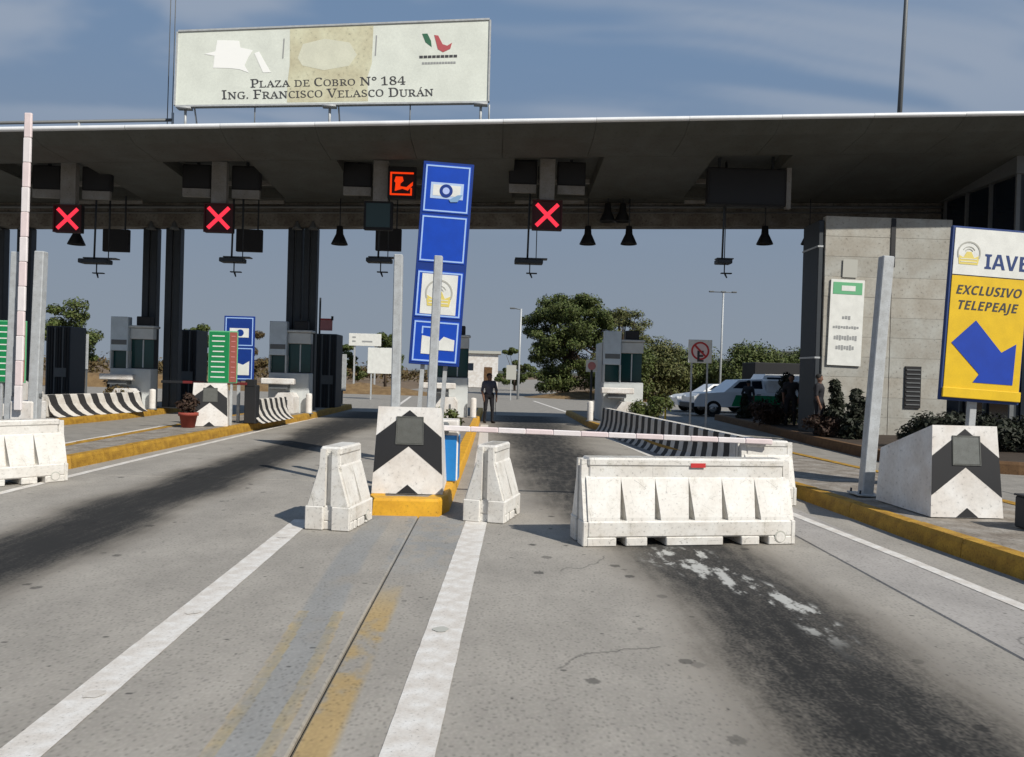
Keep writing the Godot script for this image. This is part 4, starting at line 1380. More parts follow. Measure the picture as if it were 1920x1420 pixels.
func build_signs() -> void:
	# tall blue payment sign
	var t := thing("payment_sign", "tall leaning blue sign of four stacked pictogram panels behind the central crash block", "sign", Vector3(-1.17, 0.2, -14.0))
	t.rotation.z = -0.048
	var y0 := 1.60
	var H := 3.54
	part_box("board", Vector3(0, y0 + H * 0.5, 0), Vector3(0.88, H, 0.06), M.blue_deep, t, 0.008)
	for x in [-0.2, 0.2]: part_box("leg", Vector3(x, 1.0, -0.08), Vector3(0.07, 2.0, 0.07), M.galv, t)
	for q in [[0.012, 0.25], [0.262, 0.495], [0.535, 0.765], [0.78, 0.988]]:
		var ya: float = y0 + H * (1.0 - q[1])
		var yb: float = y0 + H * (1.0 - q[0])
		var p := part_box("panel", Vector3(0, (ya + yb) * 0.5, 0.034), Vector3(0.80, yb - ya, 0.012), M.blue, t, 0.003)
		var st := ns()
		for e in [[-0.385, ya + 0.02, 0.385, ya + 0.045], [-0.385, yb - 0.045, 0.385, yb - 0.02], [-0.385, ya + 0.045, -0.36, yb - 0.045], [0.36, ya + 0.045, 0.385, yb - 0.045]]: prism(st, rect(e[0], e[1], e[2], e[3]), 0.04, 0.045)
		obj("border", st, M.blue_line, p)
	var pict := func(called: String, poly: PackedVector2Array, z1: float, m: Material) -> void: part_poly(called, poly, 0.04, z1, m, t)
	# banknote and hand with a coin
	var c1 := y0 + H * 0.862
	pict.call("banknote", rect(-0.28, c1 - 0.15, 0.29, c1 + 0.13), 0.044, mat(lin(0.42, 0.55, 0.78), 0.6))
	pict.call("banknote_face", rect(-0.24, c1 - 0.10, 0.24, c1 + 0.09), 0.047, M.sign_white)
	pict.call("banknote_oval", disc(Vector2(-0.01, c1 - 0.01), 0.115), 0.050, M.blue_deep)
	pict.call("banknote_oval", disc(Vector2(-0.01, c1 - 0.01), 0.06), 0.053, mat(lin(0.42, 0.52, 0.85), 0.6))
	pict.call("hand", PackedVector2Array([Vector2(0.05, c1 - 0.16), Vector2(0.20, c1 - 0.07), Vector2(0.28, c1 - 0.06), Vector2(0.20, c1 - 0.19), Vector2(0.08, c1 - 0.20)]), 0.053, mat(lin(0.20, 0.35, 0.55), 0.6))
	# electronic toll emblem on white
	var c3 := y0 + H * 0.35
	pict.call("emblem_ground", rect(-0.31, c3 - 0.35, 0.31, c3 + 0.35), 0.046, M.sign_white)
	toll_emblem(t, Vector3(0, c3 + 0.02, 0.046), 0.24)
	# lorry
	var c4 := y0 + H * 0.116
	pict.call("lorry", PackedVector2Array([Vector2(-0.24, c4 - 0.22), Vector2(-0.24, c4 + 0.10), Vector2(-0.10, c4 + 0.08), Vector2(-0.03, c4 - 0.02), Vector2(0.08, c4 + 0.03), Vector2(0.14, c4 + 0.10), Vector2(0.28, c4 + 0.06), Vector2(0.33, c4 + 0.05), Vector2(0.33, c4 - 0.14), Vector2(0.05, c4 - 0.14), Vector2(-0.04, c4 - 0.22)]), 0.047, M.sign_white)
	var lr := ns()
	for e in [[-0.25, c4 + 0.13, -0.225, c4 + 0.26], [-0.225, c4 + 0.235, -0.05, c4 + 0.26]]: prism(lr, rect(e[0], e[1], e[2], e[3]), 0.04, 0.046)
	obj("lorry_outline", lr, M.blue_line, t)
	# yellow and white arrow sign
	var s := thing("arrow_sign", "large yellow and white lane sign with blue arrow pointing down beside the right crash block", "sign", Vector3(6.63, 0.19, -11.0))
	s.rotation.z = -0.048
	var z := 0.04
	part_box("board", Vector3(0.02, 2.50, 0), Vector3(1.12, 2.42, 0.06), M.navy_ink, s, 0.01)
	part_box("white_field", Vector3(0.03, 3.36, 0.034), Vector3(1.06, 0.64, 0.012), M.sign_white, s)
	part_box("yellow_field", Vector3(0.03, 2.24, 0.034), Vector3(1.06, 1.57, 0.012), M.yellow_sign, s)
	part_box("lower_lip", Vector3(0.03, 1.40, 0.05), Vector3(1.10, 0.14, 0.03), M.yellow_sign, s, 0.008)
	part_box("leg", Vector3(0.0, 1.2, -0.1), Vector3(0.09, 2.4, 0.09), M.galv, s)
	toll_emblem(s, Vector3(-0.29, 3.34, z), 0.165)
	lettering("IAVE", 0.205, Vector3(0.245, 3.24, z), M.navy_ink, s, false, true)
	lettering("EXCLUSIVO", 0.125, Vector3(0.035, 2.83, z), M.ink, s, false, true, 0.22)
	lettering("TELEPEAJE", 0.125, Vector3(0.03, 2.62, z), M.ink, s, false, true, 0.22)
	part_poly("arrow", PackedVector2Array([Vector2(-0.44, 2.09), Vector2(-0.12, 2.42), Vector2(0.27, 2.00), Vector2(0.47, 2.13), Vector2(0.46, 1.56), Vector2(-0.10, 1.56), Vector2(-0.02, 1.68)]), z, z + 0.006, M.blue_arrow, s)
	# tariff boards
	for q in [[Vector3(-6.82, 0.2, -20.1), 0.72, "green tariff board with white lines and a red column beside the red plant pot", 1.05, 1.30], [Vector3(-11.75, 0.18, -19.6), 0.72, "green tariff board behind the raised boom at the far-left island", 0.95, 1.5]]:
		var b := thing("tariff_board", q[2], "sign", q[0], 0.0, "green tariff boards")
		part_box("frame", Vector3(0, q[3] + q[4] * 0.5, 0), Vector3(q[1], q[4], 0.06), M.green_pale, b, 0.01)
		part_box("green_field", Vector3(-0.09, q[3] + q[4] * 0.5, 0.034), Vector3(q[1] - 0.24, q[4] - 0.06, 0.012), M.green_board, b)
		part_box("red_field", Vector3(q[1] * 0.5 - 0.10, q[3] + q[4] * 0.5, 0.034), Vector3(0.18, q[4] - 0.06, 0.012), M.red_board, b)
		var r := RandomNumberGenerator.new()
		r.seed = 8
		for i in 9:
			var w := r.randf_range(0.26, 0.36)
			part_box("price_line", Vector3(-0.11, q[3] + q[4] - 0.13 - i * (q[4] - 0.2) / 8.6, 0.043), Vector3(w, 0.028, 0.005), M.sign_white, b)
			part_box("price_line", Vector3(q[1] * 0.5 - 0.10, q[3] + q[4] - 0.13 - i * (q[4] - 0.2) / 8.6, 0.043), Vector3(0.10, 0.022, 0.005), M.red_pale, b)
		for x in [-0.22, 0.22]: part_box("leg", Vector3(x, q[3] * 0.5, -0.03), Vector3(0.05, q[3], 0.05), M.galv, b)
	# blue sign behind the tariff board
	var k := thing("pictogram_sign", "small blue two-panel pictogram sign behind the green tariff board", "sign", Vector3(-6.78, 0.2, -21.2))
	part_box("board", Vector3(0, 1.95, 0), Vector3(0.80, 1.70, 0.05), M.blue_deep, k, 0.008)
	for q in [[2.02, 2.76], [1.14, 1.96]]:
		var st := ns()
		for e in [[-0.36, q[0], 0.36, q[0] + 0.025], [-0.36, q[1] - 0.025, 0.36, q[1]], [-0.36, q[0] + 0.025, -0.335, q[1] - 0.025], [0.335, q[0] + 0.025, 0.36, q[1] - 0.025]]: prism(st, rect(e[0], e[1], e[2], e[3]), 0.026, 0.032)
		obj("border", st, M.blue_line, k)
	part_box("banknote", Vector3(0.0, 2.36, 0.028), Vector3(0.50, 0.24, 0.006), M.sign_white, k)
	part_poly("banknote_oval", disc(Vector2(0.03, 2.36), 0.09), 0.031, 0.035, M.blue_deep, k)
	part_poly("lorry", PackedVector2Array([Vector2(-0.2, 1.25), Vector2(0.28, 1.25), Vector2(0.28, 1.62), Vector2(0.12, 1.52), Vector2(-0.2, 1.62)]), 0.026, 0.032, M.sign_white, k)
	part_box("leg", Vector3(0, 0.6, -0.05), Vector3(0.07, 1.2, 0.07), M.galv, k)
	# no parking sign on two posts
	var e := thing("no_parking_sign", "square white no-parking sign with red ring on two grey posts", "sign", Vector3(6.64, 0.0, -26.0))
	part_box("panel", Vector3(0, 2.585, 0), Vector3(0.78, 0.76, 0.03), M.sign_white, e, 0.01)
	var rg := ns()
	ring_piece(rg, Vector2(0, 2.60), 0.24, 0.30, 0, TAU, 0.016, 0.022, 28)
	obj("ring", rg, M.red_paint, e)
	part_poly("ring_field", disc(Vector2(0, 2.60), 0.238), 0.016, 0.019, mat(lin(0.78, 0.62, 0.60), 0.6), e)
	lettering("E", 0.36, Vector3(0, 2.42, 0.026), M.ink, e, false, true)
	var bar := ns()
	box(bar, Vector3.ZERO, Vector3(0.50, 0.06, 0.006), 0.0, Transform3D(Basis(Vector3(0, 0, 1), -PI / 4), Vector3(0, 2.60, 0.036)))
	obj("slash", bar, M.red_paint, e)
	for x in [-0.26, 0.26]: part_box("leg", Vector3(x, 1.15, -0.03), Vector3(0.05, 2.3, 0.05), M.galv, e)
	# smaller one by the right-hand booth
	var m := thing("small_notice", "small white and red notice on a dark post beside the right-hand booth", "sign", Vector3(3.30, 0.19, -27.6))
	part_box("panel", Vector3(0, 1.84, 0), Vector3(0.40, 0.42, 0.03), M.sign_white, m)
	part_poly("ring", disc(Vector2(0, 1.84), 0.14), 0.016, 0.022, M.red_pale, m)
	part_box("leg", Vector3(0, 0.85, -0.02), Vector3(0.07, 1.7, 0.07), M.dark_steel, m)

func toll_emblem(p: Node3D, c: Vector3, r: float) -> void:
	# ring open at the foot with a yellow stepped block and fine lines inside
	var st := ns()
	ring_piece(st, Vector2(c.x, c.y), r * 0.88, r, -0.45, PI + 0.45, c.z, c.z + 0.005, 26)
	for k in 2: ring_piece(st, Vector2(c.x, c.y), r * (0.52 - 0.2 * k), r * (0.58 - 0.2 * k), 0.5, PI - 0.5, c.z, c.z + 0.005, 12)
	obj("emblem_ring", st, M.emblem_grey, p)
	var y := ns()
	var gold := mat(lin(0.70, 0.58, 0.16), 0.6)
	prism(y, PackedVector2Array([Vector2(c.x - r * 0.92, c.y - r * 0.15), Vector2(c.x - r * 0.80, c.y - r * 0.95), Vector2(c.x + r * 0.80, c.y - r * 0.95), Vector2(c.x + r * 0.92, c.y - r * 0.15), Vector2(c.x + r * 0.45, c.y - r * 0.38), Vector2(c.x + r * 0.2, c.y + r * 0.12), Vector2(c.x - r * 0.2, c.y + r * 0.12), Vector2(c.x - r * 0.45, c.y - r * 0.38)]), c.z, c.z + 0.004)
	obj("emblem_road", y, gold, p)
	var l := ns()
	for k in 2: prism(l, rect(c.x - r * 0.7, c.y - r * (0.52 + 0.24 * k), c.x + r * 0.7, c.y - r * (0.46 + 0.24 * k)), c.z + 0.004, c.z + 0.007)
	obj("emblem_line", l, M.sign_white, p)

func build_booths() -> void:
	var lb := ["pale toll booth on the far-left island behind the striped wall", "pale toll booth behind the green tariff board", "pale toll booth behind the central crash block and blue sign", "pale toll booth in front of the large green tree"]
	var xs := [-12.05, -6.85, -1.6, 4.25]
	var b := booth(lb[0], Vector3(xs[0], 0.0, -26.6))
	for i in range(1, 4): copy(b, "toll_booth", lb[i], Vector3(xs[i], 0.0, -26.6))
	for q in [[-11.22, "white round bollard beside the far-left booth"], [-6.12, "white round bollard beside the booth behind the tariff board"], [-0.72, "white round bollard beside the booth behind the blue sign"], [3.15, "white round bollard beside the booth in front of the tree"]]:
		var t := thing("bollard", q[1], "bollard", Vector3(q[0], 0.18, -26.4), 0.0, "white bollards at the booths")
		var st := ns(false)
		lathe(st, [Vector2(0.10, 0.0), Vector2(0.10, 0.62), Vector2(0.085, 0.66), Vector2(0.0, 0.68)], 16)
		obj("post", st, M.white, t)
		var s2 := ns(false)
		lathe(s2, [Vector2(0.15, 0.0), Vector2(0.15, 0.03), Vector2(0.10, 0.035)], 16)
		obj("foot", s2, M.mid_steel, t)
	# ribbed dark cabinets at the far end of the islands
	for q in [[-16.6, "tall dark ribbed cabinet right of the raised boom"], [-11.85, "tall dark ribbed cabinet behind the far-left steel columns"], [-6.55, "tall dark ribbed cabinet behind the steel columns by the tariff board"]]:
		var t := thing("equipment_cabinet", q[1], "cabinet", Vector3(q[0], 0.0, -31.2), 0.0, "dark cabinets behind the booths")
		part_box("body", Vector3(0, 1.5, 0), Vector3(0.90, 3.0, 1.2), M.dark_steel, t, 0.02)
		for i in 9: part_box("rib", Vector3(-0.40 + i * 0.1, 1.55, 0.615), Vector3(0.04, 2.8, 0.03), M.mid_steel if i % 3 == 0 else M.black, t)
		part_box("panel", Vector3(0.12, 1.25, 0.64), Vector3(0.46, 0.34, 0.02), M.mid_steel, t)

func build_hanging() -> void:
	signal_cross("red cross lane signal above the far-left lane", Vector3(-12.56, 5.82, -23.5), 0.80)
	signal_cross("red cross lane signal above the lane left of the tariff board island", Vector3(-8.21, 5.98, -23.5), 0.84)
	signal_cross("red cross lane signal above the lane with the lowered boom", Vector3(1.37, 6.37, -23.5), 0.88)
	# black boxes added beside the signal hangers, standing in for shade in the openings
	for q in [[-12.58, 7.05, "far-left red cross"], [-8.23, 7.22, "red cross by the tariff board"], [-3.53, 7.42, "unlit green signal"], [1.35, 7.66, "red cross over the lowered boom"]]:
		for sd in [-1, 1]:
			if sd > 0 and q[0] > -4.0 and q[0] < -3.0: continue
			var u := thing("shade_box", "added black shade box %s the hanger of the %s" % ["left of" if sd < 0 else "right of", q[2]], "display", Vector3(q[0] + sd * 0.72, q[1], -23.7), 0.0, "black boxes standing in for shade in the canopy openings")
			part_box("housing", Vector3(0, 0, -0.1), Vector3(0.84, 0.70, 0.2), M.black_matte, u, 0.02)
			part_box("screen", Vector3(0, 0, 0.004), Vector3(0.74, 0.60, 0.012), M.black, u)  # plain black front of the added box
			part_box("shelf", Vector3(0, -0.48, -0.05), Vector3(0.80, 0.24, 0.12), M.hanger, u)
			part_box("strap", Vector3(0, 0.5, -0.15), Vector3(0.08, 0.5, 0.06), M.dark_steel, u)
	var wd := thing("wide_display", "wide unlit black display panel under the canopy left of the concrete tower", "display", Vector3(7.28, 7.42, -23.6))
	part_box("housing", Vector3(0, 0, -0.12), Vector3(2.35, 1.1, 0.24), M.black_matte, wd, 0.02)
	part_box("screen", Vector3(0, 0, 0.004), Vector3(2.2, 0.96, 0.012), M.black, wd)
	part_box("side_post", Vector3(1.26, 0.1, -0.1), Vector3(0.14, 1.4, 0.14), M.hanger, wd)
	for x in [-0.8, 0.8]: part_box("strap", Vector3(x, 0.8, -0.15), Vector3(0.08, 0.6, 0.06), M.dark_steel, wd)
	# unlit signal left of the blue sign
	var t := thing("unlit_signal", "unlit dark green square signal left of the tall blue sign", "traffic signal", Vector3(-3.58, 6.20, -23.5))
	part_box("housing", Vector3(0, 0, -0.09), Vector3(0.84, 0.84, 0.18), M.black_matte, t, 0.015)
	part_box("lens", Vector3(0, 0.01, 0.006), Vector3(0.70, 0.70, 0.014), M.led_off, t, 0.004)
	part_box("hanger", Vector3(0.05, 1.02, -0.12), Vector3(0.44, 1.2, 0.22), M.hanger, t, 0.01)
	# orange display beside it
	var d := thing("orange_display", "small square display glowing with an orange pictogram under the canopy", "display", Vector3(-2.90, 7.13, -23.4))
	part_box("housing", Vector3(0, 0.03, -0.09), Vector3(0.82, 0.94, 0.18), M.black_matte, d, 0.015)
	part_box("screen", Vector3(0, 0, 0.004), Vector3(0.72, 0.72, 0.012), M.led_dim, d)
	var st := ns()
	for e in [[-0.34, -0.34, 0.30, -0.29], [-0.34, -0.29, -0.29, 0.33], [-0.29, 0.28, 0.34, 0.33], [0.25, -0.29, 0.30, -0.12]]: prism(st, rect(e[0], e[1], e[2], e[3]), 0.010, 0.016)
	prism(st, PackedVector2Array([Vector2(-0.20, -0.22), Vector2(-0.18, 0.02), Vector2(-0.22, 0.06), Vector2(-0.18, 0.20), Vector2(0.02, 0.20), Vector2(0.05, 0.08), Vector2(-0.04, 0.0), Vector2(-0.04, -0.08), Vector2(0.14, -0.10), Vector2(0.32, 0.06), Vector2(0.32, -0.04), Vector2(0.18, -0.20), Vector2(0.02, -0.15)]), 0.010, 0.016)
	obj("light_pictogram", st, M.led_orange, d)
	# dark boards hanging at the back edge
	for q in [[-12.32, 5.60, "square black panel hanging right of the far-left red cross"], [-8.07, 5.73, "square black panel hanging under the red cross by the tariff board"], [-3.60, 5.90, "square black panel hanging under the unlit signal"]]:
		var p := thing("hanging_panel", q[2], "panel", Vector3(q[0], q[1], -26.0), 0.0, "black panels under the canopy")
		part_box("housing", Vector3.ZERO, Vector3(0.83, 0.72, 0.16), M.black_matte, p, 0.015)
		for x in [-0.25, 0.25]: part_box("strap", Vector3(x, 0.36 + 0.55, -0.04), Vector3(0.04, 1.1, 0.04), M.dark_steel, p)
	# wide dark recess box in the right-hand opening
	# toll readers on rods
	for q in [[-12.0, 4.68, "toll reader frame hanging over the far-left lane", 0.85], [-7.95, 4.84, "toll reader frame hanging left of the tariff board lane", 0.70], [-3.60, 4.97, "toll reader frame hanging left of the tall blue sign", 0.75], [0.86, 5.07, "toll reader frame hanging over the lane with the lowered boom", 0.85], [6.73, 5.25, "toll reader frame hanging over the lane by the concrete tower", 0.45]]:
		var p := thing("toll_reader", q[2], "antenna", Vector3(q[0], q[1], -24.0), 0.0, "toll readers on rods")
		var top: float = soffit_at(q[0], 0.5).y - q[1] + 0.3
		var w: float = q[3]
		var r0 := ns(false)
		tube(r0, Vector3(-0.02, -0.05, 0), Vector3(0.02, top, 0), 0.03, 0.03, 8)
		tube(r0, Vector3(w * 0.3, 0.05, -0.3), Vector3(w * 0.3, top, -0.3), 0.015, 0.015, 6)
		obj("rod", r0, M.dark_steel, p)
		part_box("plate", Vector3(0.02, -0.02, 0), Vector3(w, 0.13, 0.40), M.dark_steel, p, 0.02)
		part_box("upper_plate", Vector3(0.1, 0.10, -0.2), Vector3(w * 1.15, 0.035, 0.3), M.mid_steel, p, 0.01)
		var r1 := ns(false)
		tube(r1, Vector3(0.06, -0.08, 0), Vector3(0.06, -0.36, 0), 0.018, 0.018, 6)
		box(r1, Vector3(0.12, -0.36, 0), Vector3(0.32, 0.03, 0.12))
		tube(r1, Vector3(0.08, -0.38, 0), Vector3(0.13, -0.50, 0.04), 0.03, 0.02, 8)
		obj("camera", r1, M.dark_steel, p)
	# bell lamps under the back edge
	var first: Node3D = null
	for q in [[2.88, "bell-shaped lamp hanging right of the lit red cross"], [4.23, "bell-shaped lamp hanging above the right-hand booth"], [8.72, "bell-shaped lamp hanging left of the concrete tower"], [10.2, "bell-shaped lamp hanging against the concrete tower corner"], [-5.22, "bell-shaped lamp hanging left of the unlit signal"], [-13.7, "bell-shaped lamp hanging under the far-left red cross"]]:
		var at := Vector3(q[0], y_back(q[0]) - 0.75, -26.2)
		if first == null:
			first = thing("bell_lamp", q[1], "lamp", at, 0.0, "bell lamps under the canopy")
			var s := ns(false)
			lathe(s, [Vector2(0.0, 0.62), Vector2(0.10, 0.60), Vector2(0.12, 0.34), Vector2(0.16, 0.26), Vector2(0.27, 0.02), Vector2(0.27, 0.0), Vector2(0.25, 0.0), Vector2(0.14, 0.25), Vector2(0.0, 0.28)], 20)
			obj("shade", s, M.black, first)
			var s2 := ns(false)
			tube(s2, Vector3(0, 0.6, 0), Vector3(0, 1.5, 0), 0.018, 0.018, 6)
			obj("stem", s2, M.dark_steel, first)
			var s3 := ns(false)
			lathe(s3, [Vector2(0.0, 0.10), Vector2(0.07, 0.13), Vector2(0.09, 0.2), Vector2(0.0, 0.27)], 12)
			obj("bulb", s3, M.sign_white, first)
		else: copy(first, "bell_lamp", q[1], at)
	for q in [[3.55, "above the small red notice"], [4.05, "above the pale booth by the tree"]]:
		copy(first, "bell_lamp", "bell-shaped lamp tucked against the back beam " + q[1], Vector3(q[0], y_back(q[0]) + 0.05, -26.5))

# ---------------------------------------------------------------- vehicles
func wheel(p: Node3D, at: Vector3, r: float) -> void:
	var w := Node3D.new()
	w.name = "wheel"
	p.add_child(w, true)
	w.position = at
	var st := ns(false)
	var prof := [[r * 0.62, -0.10], [r * 0.95, -0.11], [r, -0.07], [r, 0.07], [r * 0.95, 0.11], [r * 0.62, 0.10]]
	for k in prof.size() - 1:
		for i in 20:
			var a0 := TAU * i / 20
			var a1 := TAU * (i + 1) / 20
			var e0 := Vector3(cos(a0), sin(a0), 0)
			var e1 := Vector3(cos(a1), sin(a1), 0)
			var p0: Vector3 = e0 * prof[k][0] + Vector3(0, 0, prof[k][1])
			quad(st, p0, e1 * prof[k][0] + Vector3(0, 0, prof[k][1]), e1 * prof[k + 1][0] + Vector3(0, 0, prof[k + 1][1]), e0 * prof[k + 1][0] + Vector3(0, 0, prof[k + 1][1]), e0 + e1)
	obj("tyre", st, M.rubber, w)
	var s2 := ns(false)
	tube(s2, Vector3(0, 0, -0.09), Vector3(0, 0, 0.085), r * 0.62, r * 0.58, 16)
	obj("rim", s2, M.chrome, w)

func car_shell(t: Node3D, prof: Array, half: float, m: Material, called: String, taper: float, y_belt: float) -> void:
	# side outline lofted across the width, the glasshouse drawn in
	var st := ns()
	var poly := PackedVector2Array()
	for q in prof: poly.append(Vector2(q[0], q[1]))
	var W := func(p: Vector2, s: float) -> Vector3:
		var k := half - maxf(0.0, p.y - y_belt) * taper
		return Vector3(p.x, p.y, s * k)
	var ids := Geometry2D.triangulate_polygon(poly)
	for s in [-1.0, 1.0]:
		for i in range(0, ids.size(), 3): tri(st, W.call(poly[ids[i]], s), W.call(poly[ids[i + 1]], s), W.call(poly[ids[i + 2]], s), Vector3(0, 0, s))
	var cen := Vector2.ZERO
	for p in poly: cen += p / poly.size()
	for i in poly.size():
		var a := poly[i]
		var b := poly[(i + 1) % poly.size()]
		var o := (a + b) * 0.5 - cen
		quad(st, W.call(a, -1.0), W.call(b, -1.0), W.call(b, 1.0), W.call(a, 1.0), Vector3(o.x, o.y, 0))
	obj(called, st, m, t)

func build_vehicles() -> void:
	# pickup facing left, broadside; local -x is the nose
	var t := thing("pickup_truck", "white and green pickup truck parked broadside beyond the right lane", "pickup truck", Vector3(11.4, 0.0, -36.6), 0.08)
	car_shell(t, [[-2.6, 0.45], [-2.62, 0.85], [-2.45, 1.02], [-1.25, 1.12], [-0.55, 1.68], [0.55, 1.74], [0.72, 1.15], [2.6, 1.15], [2.62, 0.5]], 0.92, M.car_white, "body", 0.22, 1.1)
	for s in [-1, 1]:
		part_poly("side_window", PackedVector2Array([Vector2(-1.02, 1.15), Vector2(-0.50, 1.60), Vector2(-0.02, 1.65), Vector2(-0.02, 1.15)]), s * 0.80, s * 0.875, M.navy_glass, t)
		part_poly("side_window", PackedVector2Array([Vector2(0.06, 1.15), Vector2(0.06, 1.65), Vector2(0.48, 1.67), Vector2(0.58, 1.15)]), s * 0.80, s * 0.875, M.navy_glass, t)
		part_poly("green_stripe", PackedVector2Array([Vector2(-0.9, 0.50), Vector2(-0.7, 1.0), Vector2(2.55, 1.0), Vector2(2.55, 0.50)]), s * 0.90, s * 0.926, M.car_green, t)
		part_poly("lime_stripe", PackedVector2Array([Vector2(1.35, 0.50), Vector2(1.6, 0.98), Vector2(2.1, 0.98), Vector2(1.7, 0.50)]), s * 0.90, s * 0.93, M.car_lime, t)
		part_box("door_handle", Vector3(0.35, 1.04, s * 0.935), Vector3(0.2, 0.04, 0.03), M.chrome, t)
		part_box("headlight", Vector3(-2.52, 0.82, s * 0.68), Vector3(0.2, 0.2, 0.36), M.sign_white, t, 0.03)
		for x in [-1.72, 1.65]: wheel(t, Vector3(x, 0.37, s * 0.82), 0.37)
	part_box("bumper", Vector3(-2.66, 0.5, 0), Vector3(0.14, 0.22, 1.8), M.dark_steel, t, 0.03)
	part_box("bed_cover", Vector3(1.68, 1.44, 0), Vector3(1.85, 0.62, 1.7), M.white, t, 0.06)
	# light car beyond it
	var c := thing("parked_car", "white saloon car parked behind the white and green pickup", "car", Vector3(11.2, 0.0, -40.6), 0.05)
	car_shell(c, [[-2.15, 0.35], [-2.2, 0.7], [-1.9, 0.85], [-1.0, 0.98], [-0.35, 1.42], [0.75, 1.46], [1.55, 1.02], [2.1, 0.98], [2.15, 0.4]], 0.86, M.car_white, "body", 0.3, 0.95)
	for s in [-1, 1]:
		part_poly("side_window", PackedVector2Array([Vector2(-0.75, 1.02), Vector2(-0.3, 1.36), Vector2(0.2, 1.40), Vector2(0.2, 1.02)]), s * 0.72, s * 0.80, M.navy_glass, c)
		part_poly("side_window", PackedVector2Array([Vector2(0.28, 1.02), Vector2(0.28, 1.40), Vector2(0.72, 1.40), Vector2(1.25, 1.04)]), s * 0.72, s * 0.80, M.navy_glass, c)
		part_box("headlight", Vector3(-2.12, 0.70, s * 0.6), Vector3(0.16, 0.14, 0.34), M.sign_white, c, 0.03)
		for x in [-1.35, 1.3]: wheel(c, Vector3(x, 0.32, s * 0.76), 0.32)
	# white and green van beyond
	var v := thing("panel_van", "white panel van with lime green skirt parked beside the concrete tower", "van", Vector3(14.5, 0.0, -39.4), 0.0)
	car_shell(v, [[-2.2, 0.4], [-2.25, 0.95], [-1.95, 1.15], [-1.45, 2.0], [2.3, 2.05], [2.35, 0.45]], 0.95, M.car_white, "body", 0.08, 1.1)
	for s in [-1, 1]:
		part_poly("green_skirt", PackedVector2Array([Vector2(-1.0, 0.45), Vector2(-0.7, 1.0), Vector2(2.3, 1.0), Vector2(2.3, 0.48)]), s * 0.93, s * 0.956, M.car_lime, v)
		part_poly("side_window", PackedVector2Array([Vector2(-1.65, 1.25), Vector2(-1.35, 1.85), Vector2(-0.6, 1.85), Vector2(-0.6, 1.25)]), s * 0.86, s * 0.925, M.navy_glass, v)
		for x in [-1.45, 1.5]: wheel(v, Vector3(x, 0.35, s * 0.84), 0.35)
	# dark trailer behind the hedge
	var w := thing("dark_trailer", "long dark box trailer parked behind the white van and hedge", "trailer", Vector3(17.2, 0.0, -48.0), 0.0)
	part_box("box", Vector3(1.0, 1.9, 0), Vector3(6.0, 1.7, 2.4), M.black_matte, w, 0.04)
	part_box("chassis", Vector3(0.2, 0.98, 0), Vector3(6.8, 0.2, 1.6), M.black, w)
	for x in [-2.4, 2.2, 3.0]: for s in [-1, 1]: wheel(w, Vector3(x, 0.48, s * 0.95), 0.48)

# ---------------------------------------------------------------- person
func build_people() -> void:
	person("person in grey shirt and black trousers standing in the open lane", Vector3(-0.22, 0.0, -27.0), 0.35, Color(0.085, 0.09, 0.11))
	var d := person("person in dark clothes standing at the planting bed kerb by the tower corner", Vector3(9.75, 0.24, -26.2), -0.5, Color(0.012, 0.013, 0.018))
	copy(d, "person", "person in dark clothes standing in front of the tower's dark flank", Vector3(8.92, 0.24, -21.9), 0.9)
	copy(d, "person", "person in dark clothes standing beside the cab of the white and green pickup", Vector3(11.0, 0.0, -34.6), 2.4)

